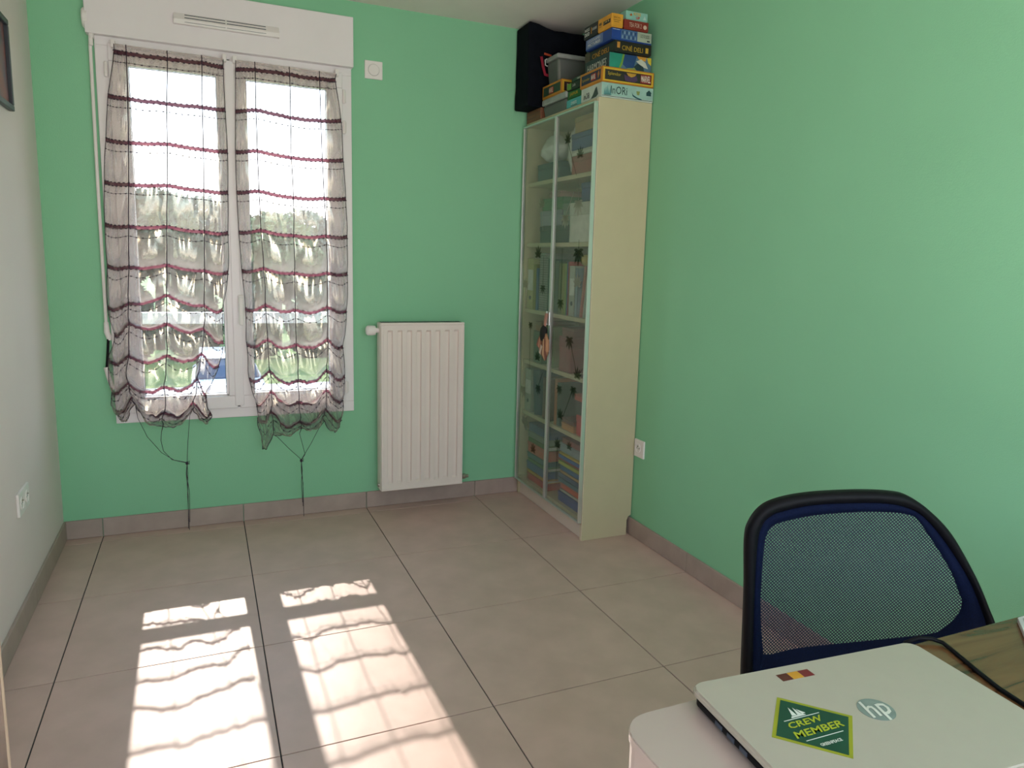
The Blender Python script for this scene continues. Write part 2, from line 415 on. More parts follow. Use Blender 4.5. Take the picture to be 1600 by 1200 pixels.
hb = bmesh.new(); bx(hb, 0.604, 0.628, 0.026, 0.038, 1.03, 1.11, 0.005); lathe(hb, (0.616, 0.030, 1.085), (0, -1, 0), [(0.009, 0), (0.009, 0.025)], 16)
bx(hb, 0.606, 0.626, -0.008, 0.008, 0.97, 1.10, 0.007, 3)
obj('handle', hb, m_plastic_white, s2)
for zc in (2.05, 1.91, 0.65):
    hb = bmesh.new(); lathe(hb, (1.100, 0.050, zc - 0.03), (0, 0, 1), [(0.006, 0), (0.007, 0.004), (0.007, 0.056), (0.006, 0.06)], 12)
    bx(hb, 1.090, 1.112, 0.052, 0.064, zc - 0.025, zc + 0.025, 0.002); obj('hinge', hb, m_plastic_white, win)
for zc in (2.05, 0.65):
    hb = bmesh.new(); lathe(hb, (0.118, 0.050, zc - 0.03), (0, 0, 1), [(0.006, 0), (0.007, 0.004), (0.007, 0.056), (0.006, 0.06)], 12)
    obj('hinge', hb, m_plastic_white, win)
obj('exterior_sill', box(OX0 - 0.05, OX1 + 0.05, 0.126, 0.52, 0.575, 0.603, 0.004), mat('pale concrete sill', (0.22, 0.23, 0.27), 0.6, var=0.1, vscale=20), win)
# guard rail outside the window
gr = thing('guard_rail', 'white metal guard rail bar fixed outside across the window opening', 'rail', (0.608, 0.32, 0.95))
m_rail = mat('white lacquered metal', (0.75, 0.76, 0.80), 0.35, var=0.03)
obj('bar', box(OX0, OX1, 0.30, 0.345, 0.952, 1.008, 0.006), m_rail, gr)
for xx in (OX0, OX1 - 0.012): obj('bracket', box(xx, xx + 0.012, 0.292, 0.353, 0.93, 1.03, 0.003), m_rail, gr)

# roller shutter box with air vent
sb = thing('shutter_box', 'long white roller shutter box mounted over the window', 'shutter box', (0.597, YB, 2.182))
obj('casing', box(0.052, 1.143, 0.028, YB + 0.02, 2.182, 2.405, 0.003), m_shutterbox, sb)
eb = bmesh.new(); lathe(eb, (0.052, 0.062, 2.245), (-1, 0, 0), [(0.040, -0.01), (0.040, 0.006), (0.034, 0.011)], 24)
obj('end_cap', eb, m_plastic_white, sb)
av = thing('air_vent', 'slim white slotted air vent on the shutter box', 'vent', (0.597, 0.028, 2.262))
poly = [(0, 0), (0.022, 0.0), (0.024, 0.018), (0.004, 0.047), (0, 0.047)]
obj('vent_body', prism(bmesh.new(), poly, (0.384, 0.0275, 2.262), (0, -1, 0), (0, 0, 1), (1, 0, 0), 0.427, 0.001), m_plastic_white, av)
def vent_slot(x0, x1, t):
    yv = 0.0275 - (0.024 - 0.020 * t); zv = 2.262 + 0.018 + 0.029 * t
    return box(x0, x1, yv - 0.0012, yv + 0.002, zv - 0.0016, zv + 0.0016)
for t in (0.30, 0.78):
    for a, c in ((0.427, 0.588), (0.594, 0.755)): obj('slot', vent_slot(a, c, t), m_slot, av)
for a, c in ((0.427, 0.588), (0.594, 0.755)):
    obj('slot', box(a, c, 0.0275 - 0.0245, 0.0275 - 0.021, 2.2695, 2.2705), m_slot, av)
# shutter crank
ck = thing('shutter_crank', 'white folding crank rod hanging from the shutter box', 'crank rod', (0.065, 0.03, 0.69))
obj('rod', tube(bmesh.new(), [(0.068, 0.044, 2.17), (0.066, 0.050, 2.13), (0.063, 0.054, 1.54), (0.063, 0.054, 0.95)], 0.0065, 12), m_plastic_white, ck)
j = bmesh.new(); tube(j, [(0.072, 0.045, 2.20), (0.072, 0.043, 2.165)], 0.010, 12); bx(j, 0.064, 0.078, 0.030, 0.048, 2.135, 2.165, 0.003)
obj('universal_joint', j, m_plastic_white, ck)
obj('elbow', tube(bmesh.new(), [(0.063, 0.054, 0.985), (0.064, 0.054, 0.94), (0.070, 0.053, 0.92), (0.071, 0.053, 0.905)], [0.009, 0.012, 0.011, 0.008], 12), m_plastic_white, ck)
obj('crank_arm', tube(bmesh.new(), [(0.069, 0.050, 0.92), (0.064, 0.050, 0.86), (0.055, 0.050, 0.775)], 0.0055, 10), m_black, ck)
obj('crank_grip', tube(bmesh.new(), [(0.052, 0.050, 0.785), (0.060, 0.048, 0.745), (0.075, 0.046, 0.685)], [0.009, 0.0095, 0.0085], 12), m_plastic_white, ck)

# ------------------------------------------------------------------ balloon curtains
LEFT = [
  [(0.155,2.150),(0.200,2.148),(0.354,2.146),(0.488,2.146),(0.575,2.144)],
  [(0.153,2.113),(0.200,2.113),(0.354,2.112),(0.488,2.112),(0.573,2.106)],
  [(0.124,1.936),(0.197,1.931),(0.344,1.928),(0.483,1.928),(0.575,1.926)],
  [(0.107,1.757),(0.191,1.751),(0.339,1.759),(0.481,1.748),(0.579,1.748)],
  [(0.092,1.583),(0.183,1.578),(0.331,1.584),(0.476,1.571),(0.575,1.569)],
  [(0.086,1.406),(0.174,1.401),(0.322,1.407),(0.472,1.391),(0.570,1.390)],
  [(0.084,1.232),(0.167,1.227),(0.315,1.240),(0.466,1.218),(0.565,1.213)],
  [(0.077,1.053),(0.158,1.069),(0.310,1.107),(0.460,1.061),(0.534,1.043)],
  [(0.098,0.935),(0.154,0.982),(0.304,0.979),(0.454,0.956),(0.533,0.894)],
  [(0.070,0.827),(0.147,0.838),(0.297,0.836),(0.440,0.839),(0.510,0.785)],
  [(0.070,0.682),(0.136,0.718),(0.285,0.693),(0.419,0.726),(0.455,0.651)],
  [(0.086,0.594),(0.156,0.657),(0.274,0.574),(0.399,0.615),(0.473,0.558)],
  [(0.117,0.545),(0.158,0.622),(0.266,0.512),(0.393,0.584),(0.456,0.528)]]
RIGHT = [
  [(0.625,2.146),(0.704,2.146),(0.851,2.144),(0.983,2.142),(1.060,2.142)],
  [(0.623,2.103),(0.704,2.111),(0.851,2.109),(0.983,2.106),(1.055,2.110)],
  [(0.618,1.924),(0.703,1.939),(0.851,1.922),(0.986,1.921),(1.079,1.931)],
  [(0.612,1.747),(0.704,1.761),(0.851,1.744),(0.989,1.744),(1.087,1.751)],
  [(0.612,1.571),(0.707,1.584),(0.856,1.564),(0.994,1.568),(1.097,1.573)],
  [(0.616,1.394),(0.711,1.408),(0.855,1.390),(1.001,1.393),(1.100,1.394)],
  [(0.624,1.221),(0.718,1.233),(0.855,1.215),(1.004,1.218),(1.100,1.219)],
  [(0.633,1.046),(0.722,1.065),(0.855,1.040),(1.002,1.055),(1.096,1.040)],
  [(0.634,0.886),(0.725,0.902),(0.857,0.875),(1.000,0.897),(1.075,0.863)],
  [(0.644,0.717),(0.731,0.749),(0.860,0.704),(0.995,0.743),(1.084,0.712)],
  [(0.665,0.596),(0.737,0.651),(0.865,0.595),(0.990,0.649),(1.074,0.598)],
  [(0.675,0.524),(0.738,0.552),(0.865,0.494),(0.984,0.552),(1.059,0.501)],
  [(0.688,0.373),(0.745,0.446),(0.867,0.467),(0.974,0.500),(1.036,0.440)]]
def cr1(p, t):
    """Catmull-Rom through list p at float index t"""
    n = len(p) - 1; i = min(int(t), n - 1); f = t - i
    a = p[max(i - 1, 0)]; b = p[i]; c = p[i + 1]; d = p[min(i + 2, n)]
    return 0.5 * (2 * b + (c - a) * f + (2 * a - 5 * b + 4 * c - d) * f * f + (3 * b - a - 3 * c + d) * f ** 3)
def lin1(p, t):
    n = len(p) - 1; i = min(int(t), n - 1); f = t - i
    return p[i] * (1 - f) + p[i + 1] * f
SAG = [0, .002, .003, .003, .004, .006, .008, .016, .024, .028, .030, .034, .026]
def make_curtain(tab, seed, label, tails):
    rows = len(tab)
    cloth_len = 0.184
    amp = []
    for k in range(rows - 1):
        dz = sum(tab[k][c][1] - tab[k + 1][c][1] for c in range(5)) / 5
        s = 0.04 if k == 0 else (0.13 if k == rows - 2 else (cloth_len if k < 5 else cloth_len + 0.022))
        amp.append(min(0.060, 0.5 * math.sqrt(max(0.0, s * s - dz * dz))))
    def S(cu, v, front=0.0):
        px = [cr1([r[c][0] for r in tab], v) for c in range(5)]
        pz = [lin1([r[c][1] for r in tab], v) for c in range(5)]
        x = cr1(px, cu); fu = cu - min(int(cu), 3); hump = math.sin(math.pi * fu)
        z = lin1(pz, cu) * 0.35 + cr1(pz, cu) * 0.65 - lin1(SAG, v) * hump ** 1.3
        kv = min(int(v), rows - 2); fv = v - kv; A = amp[kv]
        low = max(0.0, (v - 5) / 7)
        bulge = A * math.sin(math.pi * fv) * (0.35 + 0.65 * hump)
        z -= 0.55 * bulge * math.sin(math.pi * fv) * (1 if v < 11 else 0.3)
        nv = Vector((cu * 1.9 + seed, v * (0.55 + 0.2 * low), seed * 2.3))
        fold = noise.noise(nv) * (0.014 + 0.014 * low) + noise.noise(nv * 2.7) * (0.009 + 0.010 * low) + noise.noise(nv * 6.0) * (0.0012 + 0.0045 * low)
        edge = 1.0
        y = 0.016 - bulge - abs(fold) * 1.5 * min(1, v) - front - 0.018 * hump * min(1.0, v / 3) * 0.6
        x += noise.noise(nv * 2.1 + Vector((9, 3, 1))) * 0.012 * low
        z += noise.noise(nv * 3.1 + Vector((2, 7, 1))) * 0.014 * low * hump
        return Vector((x, y, z))
    root = thing('balloon_curtain', label, 'curtain', (tab[0][2][0], 0.02, tab[-1][2][1]))
    nu, nv = 84, 190
    V = [S(4 * i / nu, (rows - 1) * j / nv) for j in range(nv + 1) for i in range(nu + 1)]
    F = [(j * (nu + 1) + i, j * (nu + 1) + i + 1, (j + 1) * (nu + 1) + i + 1, (j + 1) * (nu + 1) + i) for j in range(nv) for i in range(nu)]
    cl = obj('cloth', (V, F), m_organza, root, smooth=True)
    # ribbons, their picot stitches and the dashed threads under them
    n = 80
    for r in range(1, rows - 1):
        V = []; F = []
        for i in range(n + 1):
            c = 4 * i / n
            p = S(c, r, 0.0025); wv = 0.0074 + 0.0010 * math.sin(i * 2.1 + r)
            V += [p + Vector((0, 0, wv)), p + Vector((0, -0.0003, -wv))]
            if i: F.append((2 * i - 2, 2 * i - 1, 2 * i + 1, 2 * i))
        rb = obj('ribbon', (V, F), m_ribbon, root, smooth=True)
        st = bmesh.new()
        for i in range(26):
            c = 4 * (i + 0.5) / 26
            for s in (1, -1):
                p = S(min(4, c + (0.06 if s < 0 else 0)), r, 0.0035) + Vector((0, 0, s * 0.0078))
                bx(st, p.x - 0.0042, p.x + 0.0042, p.y - 0.0008, p.y + 0.0008, p.z - 0.0022, p.z + 0.0022)
        obj('stitching', st, m_thread, rb)['kind'] = 'stuff'
        dz = 0.20 if r < 11 else 0.3
        th = bmesh.new()
        tube(th, [S(4 * i / 60, r + dz, 0.002) for i in range(61)], 0.0008, 4)
        for i in range(24):
            a = 4 * (i + 0.3) / 24; c = 4 * (i + 0.62) / 24
            tube(th, [S(a, r + dz, 0.002), S((a + c) / 2, r + dz, 0.002), S(c, r + dz, 0.002)], [0.0014, 0.0030, 0.0014], 5)
        obj('dashed_thread', th, m_thread, root)['kind'] = 'stuff'
    hem = bmesh.new()
    tube(hem, [S(0, (rows - 1) * k / 120) for k in range(121)], 0.0017, 5)
    tube(hem, [S(4, (rows - 1) * k / 120) for k in range(121)], 0.0017, 5)
    tube(hem, [S(4 * k / 80, rows - 1) for k in range(81)], 0.0018, 5)
    obj('hem', hem, m_thread, root)
    for c, tail in zip((1, 2, 3), tails[:3]):
        pts = [S(c, (rows - 1) * k / 90, 0.006) for k in range(91)]
        pts = [Vector((p.x, min(p.y, 0.008), p.z)) for p in pts] + [Vector((a, -0.004, z)) for a, z in tail]
        obj('cord', tube(bmesh.new(), pts, [0.0020] * 91 + [0.0012] * len(tail), 6), m_thread, root)
    kx, kz = tails[3]
    kb = bmesh.new(); lathe(kb, (kx, -0.004, kz - 0.008), (0, 0, 1), [(0.002, 0), (0.006, 0.004), (0.007, 0.010), (0.002, 0.016)], 10)
    tube(kb, [(kx - 0.006, -0.004, kz + 0.004), (kx + 0.010, -0.006, kz + 0.010), (kx + 0.008, -0.004, kz - 0.006)], 0.0015, 6)
    obj('knot', kb, m_thread, root)
    for dx, zl, w in tails[4]:
        pts = [(kx, -0.004, kz), (kx + dx * 0.4 - w, -0.004, kz - 0.05), (kx + dx * 0.7 + w, -0.005, (kz + zl) / 2), (kx + dx, -0.004, zl)]
        obj('cord_tail', tube(bmesh.new(), pts, 0.0012, 6), m_thread, root)
    # rod with two little hooks at the top
    rod = bmesh.new()
    x0, x1 = tab[0][0][0], tab[0][4][0]; zt = tab[0][2][1] - 0.004
    tube(rod, [(x0 - 0.004, 0.022, zt + 0.004), (x1 + 0.004, 0.022, zt)], 0.004, 10); obj('rod', rod, m_plastic_white, root)
    for xx in (x0 - 0.006, x1 + 0.002):
        obj('bracket', box(xx - 0.006, xx + 0.010, 0.014, 0.048, zt - 0.008, zt + 0.022, 0.002), m_plastic_white, root)
    return root
make_curtain(LEFT, 1.3, 'sheer mauve balloon curtain with plum ribbons beside the shutter crank rod',
    [[(0.170,0.56),(0.204,0.471),(0.258,0.393),(0.310,0.352),(0.360,0.336)], [(0.262,0.49),(0.258,0.45),(0.266,0.400),(0.300,0.356),(0.360,0.338)], [(0.381,0.558),(0.368,0.43),(0.361,0.338)], (0.361, 0.334),
     [(-0.006, 0.020, 0.003), (-0.002, 0.012, -0.002), (0.001, 0.05, 0.004)]])
make_curtain(RIGHT, 5.9, 'sheer mauve balloon curtain with plum ribbons on the sash with the handle',
    [[(0.759,0.431),(0.81,0.37),(0.866,0.310)], [(0.862,0.44),(0.878,0.37),(0.886,0.333),(0.868,0.306)], [(0.954,0.460),(0.915,0.385),(0.868,0.308)], (0.868, 0.303),
     [(0.004, 0.07, 0.003), (0.002, 0.09, -0.003), (0.007, 0.017, 0.001)]])

# ------------------------------------------------------------------ radiator
rad = thing('radiator', 'tall white ribbed panel radiator on the green wall', 'radiator', (1.47, 0.0, 0.11))
RX, RX2, RZ0, RZ, RYF, RYB = 1.252, 1.690, 0.113, 0.983, -0.040, 0.045
obj('body', box(RX, RX2, RYF + 0.018, RYB, RZ0, RZ - 0.004, 0.004), m_rad, rad)
b = bmesh.new()
# front panel with eight pressed channels
xsn = [RX + 0.004]; prof = [0.0]
cols = [1.299 + k * 0.0493 for k in range(8)]
for c in cols:
    xsn += [c - 0.014, c - 0.010, c + 0.010, c + 0.014]; prof += [0.0, 0.012, 0.012, 0.0]
xsn.append(RX2 - 0.004); prof.append(0.0)
zsn = [RZ0 + 0.004, RZ0 + 0.040, RZ0 + 0.050, RZ - 0.050, RZ - 0.040, RZ - 0.004]; zk = [0, 0, 1, 1, 0, 0]
V = [(x, RYF + p * k, z) for z, k in zip(zsn, zk) for x, p in zip(xsn, prof)]
nx = len(xsn)
F = [(j * nx + i, j * nx + i + 1, (j + 1) * nx + i + 1, (j + 1) * nx + i) for j in range(len(zsn) - 1) for i in range(nx - 1)]
fp = obj('front_panel', (V, F), m_rad, rad)
sd = fp.modifiers.new('thickness', 'SOLIDIFY'); sd.thickness = 0.004; sd.offset = -1
rim = frame_xz(bmesh.new(), RX + 0.002, RX2 - 0.002, RZ0 + 0.002, RZ - 0.002, 0.012, RYF - 0.003, RYF + 0.016, 0.003)
obj('rim', rim, m_rad, rad)
gb = bmesh.new()
for k in range(34): bx(gb, RX + 0.012 + k * 0.0124, RX + 0.018 + k * 0.0124, RYF + 0.022, RYB - 0.010, RZ - 0.006, RZ - 0.002)
obj('top_grille', gb, m_slot, rad)
vb = bmesh.new(); lathe(vb, (1.248, 0.005, 0.940), (-1, 0, 0), [(0.012, -0.004), (0.012, 0.012), (0.023, 0.014), (0.025, 0.03), (0.025, 0.05), (0.018, 0.058)], 24)
obj('thermostatic_valve', vb, m_plastic_white, rad)
vb = bmesh.new(); lathe(vb, (1.688, 0.01, 0.140), (1, 0, 0), [(0.008, 0), (0.008, 0.015), (0.014, 0.017), (0.014, 0.032), (0.009, 0.036), (0.009, 0.05)], 12)
tube(vb, [(1.715, 0.01, 0.14), (1.715, 0.05, 0.14), (1.715, YB, 0.14)], 0.007, 10); obj('drain_valve', vb, m_chrome, rad)
vb = bmesh.new(); lathe(vb, (1.252, 0.0, 0.14), (-1, 0, 0), [(0.010, 0), (0.010, 0.006), (0.006, 0.010)], 8); obj('plug', vb, m_chrome, rad)
for xx in (1.32, 1.60): obj('wall_bracket', box(xx, xx + 0.03, RYB - 0.002, YB, 0.75, 0.90, 0.002), m_rad, rad)

# ------------------------------------------------------------------ wall fittings
th = thing('wall_dial', 'square white switch plate with round dial beside the shutter box', 'switch', (1.246, YB, 2.15))
obj('plate', box(1.203, 1.289, YB - 0.010, YB, 2.150, 2.234, 0.003), m_plastic_white, th)
lb = bmesh.new(); lathe(lb, (1.246, YB - 0.009, 2.192), (0, -1, 0), [(0.0275, 0), (0.0275, 0.0012)], 32); obj('dial_ring', lb, mat('grey line', (0.35, 0.35, 0.35), 0.6, var=0.1), th)
lb = bmesh.new(); lathe(lb, (1.246, YB - 0.009, 2.192), (0, -1, 0), [(0.0262, 0), (0.0262, 0.004), (0.024, 0.0055)], 32); obj('dial', lb, m_plastic_white, th)
def socket(parent, c, n, u):
    """French socket face: well with ring and pins; c centre, n normal, u sideways"""
    c, n, u = Vector(c), Vector(n), Vector(u)
    b = bmesh.new(); lathe(b, c, n, [(0.0225, 0), (0.0225, 0.0025), (0.0195, 0.0025), (0.0190, 0.0004)], 28); obj('socket_well', b, m_plastic_white, parent)
    b = bmesh.new()
    for s in (-1, 1): lathe(b, c + u * s * 0.0095, n, [(0.0028, 0), (0.0028, 0.0008)], 10)
    obj('pin_hole', b, m_slot, parent)
    b = bmesh.new(); lathe(b, c + Vector((0, 0, 0.010)), n, [(0.0025, 0), (0.0025, 0.006)], 10); obj('earth_pin', b, m_chrome, parent)
sl = thing('double_socket', 'white double wall socket on the white wall', 'socket', (XL, -0.668, 0.385))
for yc in (-0.7085, -0.6275):
    pl = obj('plate', box(XL, XL + 0.009, yc - 0.0395, yc + 0.0395, 0.385, 0.466, 0.002), m_plastic_white, sl)
    socket(sl, (XL + 0.009, yc, 0.4255), (1, 0, 0), (0, 1, 0))
sr = thing('single_socket', 'white wall socket half hidden behind the bookcase', 'socket', (XR, -0.778, 0.398))
obj('plate', box(XR - 0.009, XR, -0.8185, -0.7375, 0.400, 0.484, 0.002), m_plastic_white, sr)
socket(sr, (XR - 0.009, -0.772, 0.443), (-1, 0, 0), (0, 1, 0))
pf = thing('picture_frame', 'dark framed picture hanging high on the white wall', 'picture', (XL, -0.64, 1.78))
fb = bmesh.new()
for (a, c, d, e) in ((-0.90, -0.39, 1.78, 1.80), (-0.90, -0.39, 2.07, 2.09), (-0.90, -0.88, 1.80, 2.07), (-0.41, -0.39, 1.80, 2.07)): bx(fb, XL, XL + 0.018, a, c, d, e, 0.003)
obj('frame', fb, mat('dark grey frame', (0.05, 0.055, 0.07), 0.4, var=0.1), pf)
obj('print', box(XL, XL + 0.006, -0.88, -0.41, 1.80, 2.07), mat('dark reddish print', (0.12, 0.10, 0.13), 0.4, col2=(0.30, 0.09, 0.07), vscale=9), pf)
# open door leaf just inside the frame's edge
dl = struct('door_1', box(0.034, 0.074, -2.90, -2.062, 0.008, 2.05, 0.004), m_brown_door)
obj('edge_strip', tube(bmesh.new(), [(0.0695, -2.057, 0.010), (0.0695, -2.057, 2.048)], 0.0070, 16), mat('pale pine edge', (0.72, 0.52, 0.38), 0.4, var=0.08, vscale=15), dl)
hd = bmesh.new(); tube(hd, [(0.074, -2.13, 1.0), (0.112, -2.13, 1.0), (0.118, -2.15, 1.0), (0.118, -2.24, 1.0)], 0.008, 12); obj('door_handle', hd, m_alu, dl)

# ------------------------------------------------------------------ bookcase
BX0, BX1, BY0, BY1, BZ = 2.053, XR - 0.004, -0.730, 0.066, 2.018
bc = thing('bookcase', 'tall cream bookcase with two frosted glass doors', 'bookcase', ((BX0 + BX1) / 2, (BY0 + BY1) / 2, 0))
T = 0.020
# side panels have a notch at the back for the skirting
def side(y0):
    d = BX1 - BX0
    return prism(bmesh.new(), [(0, 0.0005), (d - 0.022, 0.0005), (d - 0.022, 0.075), (d - 0.014, 0.092), (d, 0.100), (d, BZ), (0, BZ)], (BX0, y0, 0), (1, 0, 0), (0, 0, 1), (0, 1, 0), T)
near_side = obj('side_panel', side(BY0), m_cream, bc)
obj('side_panel', side(BY1 - T), m_cream, bc)
obj('edge_band', box(BX0 - 0.0015, BX0, BY0, BY0 + T, 0.001, BZ), m_cream_edge, near_side)
obj('top_panel', box(BX0, BX1, BY0 + T, BY1 - T, BZ - T, BZ), m_cream, bc)
obj('bottom_panel', box(BX0, BX1 - 0.01, BY0 + T, BY1 - T, 0.085, 0.105), m_cream, bc)
obj('plinth', box(BX0 + 0.012, BX0 + 0.026, BY0 + T, BY1 - T, 0.001, 0.085), m_white_mel, bc)
obj('back_panel', box(BX1 - 0.006, BX1 - 0.001, BY0 + T, BY1 - T, 0.105, BZ - T), m_cream, bc)
SH = [0.474, 0.758, 1.038, 1.389, 1.703]
for z in SH: obj('shelf', box(BX0 + 0.012, BX1 - 0.008, BY0 + T + 0.001, BY1 - T - 0.001, z - 0.010, z + 0.010, 0.001, 1), m_cream, bc)
LV = [0.105] + [z + 0.010 for z in SH]
m_leaf = sheer_mat('clear leaf motif in frosting', (0.50, 0.58, 0.50), (0.08, 0.12, 0.08), (0.05, 0.08, 0.05), 0.22, 0.05)
m_leafp = sheer_mat('pale leaf motif in frosting', (0.8, 0.85, 0.78), (0.6, 0.6, 0.5), (0.55, 0.56, 0.48), 0.6, 0.1)
def motif(b, x, yc, zc, s, ang, n=7):
    """fan of pointed leaves with a stalk, flat on the glass"""
    for k in range(n):
        a = ang + (k - (n - 1) / 2) * 0.55
        L = s * (0.6 + 0.4 * math.cos((k - (n - 1) / 2) * 0.5)); w = 0.16 * L
        d = Vector((0, math.cos(a), math.sin(a))); e = Vector((0, -math.sin(a), math.cos(a)))
        c = Vector((x, yc, zc))
        P = [c, c + d * L * 0.35 + e * w, c + d * L * 0.7 + e * w * 0.8, c + d * L, c + d * L * 0.7 - e * w * 0.8, c + d * L * 0.35 - e * w]
        b.faces.new([b.verts.new(p) for p in P])
def stalk(b, x, y0, z0, y1, z1, w=0.003):
    d = Vector((0, y1 - y0, z1 - z0)).normalized(); e = Vector((0, -d.z, d.y)) * w
    b.faces.new([b.verts.new(Vector((x, y0, z0)) - e), b.verts.new(Vector((x, y0, z0)) + e), b.verts.new(Vector((x, y1, z1)) + e * 0.6), b.verts.new(Vector((x, y1, z1)) - e * 0.6)])
DX0, DX1, DZ0, DZ1 = 2.031, 2.050, 0.086, 2.000
def door(y0, y1, mot):
    w = 0.008; b = bmesh.new()
    bx(b, DX0, DX1, y0, y1, DZ0, DZ0 + w, 0.0015, 1); bx(b, DX0, DX1, y0, y1, DZ1 - w, DZ1, 0.0015, 1)
    bx(b, DX0, DX1, y0, y0 + w, DZ0 + w, DZ1 - w, 0.0015, 1); bx(b, DX0, DX1, y1 - w, y1, DZ0 + w, DZ1 - w, 0.0015, 1)
    d = obj('door', b, m_alu, bc)
    xg = DX0 + 0.006
    obj('frosted_pane', ([(xg, y0 + w, DZ0 + w), (xg, y1 - w, DZ0 + w), (xg, y1 - w, DZ1 - w), (xg, y0 + w, DZ1 - w)], [(3, 2, 1, 0)]), m_frost, d)
    x = xg - 0.0015
    for (kind, yc, zc, s, a, st) in mot:
        tgt = bmesh.new()
        motif(tgt, x, yc, zc, s, a)
        if st: stalk(tgt, x, yc, zc, yc + st[0], zc + st[1])
        obj('leaf_motif', tgt, m_leaf if kind == 'd' else m_leafp, d)
    return d
PI = math.pi
d1 = door(-0.335, 0.056, [('d', -0.17, 1.33, 0.06, PI / 2, None), ('d', -0.10, 0.98, 0.04, -PI / 2, (0, -0.25)), ('d', -0.20, 0.80, 0.05, PI / 2, None), ('p', -0.20, 1.58, 0.05, PI / 2, (-0.02, -0.12)),
     ('d', -0.22, 0.66, 0.05, -PI / 2, (-0.05, 0.08)), ('p', -0.02, 0.62, 0.06, -PI / 2, (0, 0.16)), ('p', -0.02, 1.17, 0.05, PI / 2, (0, -0.12)), ('d', -0.24, 1.18, 0.045, -PI / 2, (0, 0.15)), ('p', -0.05, 0.42, 0.07, 2.2, None), ('d', -0.18, 0.30, 0.05, PI / 2, None)])
d2 = door(-0.728, -0.339, [('d', -0.62, 1.36, 0.075, -PI / 2, (0, 0.05)), ('d', -0.47, 1.86, 0.05, PI / 2, (-0.10, -0.16)), ('d', -0.60, 1.78, 0.05, PI / 2, None), ('d', -0.56, 0.95, 0.06, -PI / 2, (-0.10, -0.18)),
     ('d', -0.655, 0.775, 0.055, PI / 2, (-0.05, 0.05)), ('d', -0.47, 0.70, 0.045, -PI / 2, None), ('d', -0.62, 0.72, 0.05, -PI / 2, (0.10, -0.16)), ('d', -0.49, 0.55, 0.05, PI / 2, None), ('p', -0.47, 1.52, 0.06, -PI / 2, (-0.10, 0.13)), ('p', -0.60, 1.58, 0.07, -PI / 2, (0, 0.1)),
     ('p', -0.62, 1.20, 0.06, PI / 2, None), ('d', -0.45, 1.12, 0.05, -PI / 2, (0.0, 0.25)), ('d', -0.47, 0.40, 0.05, PI / 2, (0, -0.18)), ('d', -0.60, 0.42, 0.04, PI / 2, None)])
for d, y in ((d1, -0.322), (d2, -0.352)):
    hb = bmesh.new(); bx(hb, DX0 - 0.010, DX0, y - 0.006, y + 0.006, 0.99, 1.06, 0.002); obj('handle', hb, m_alu, d)

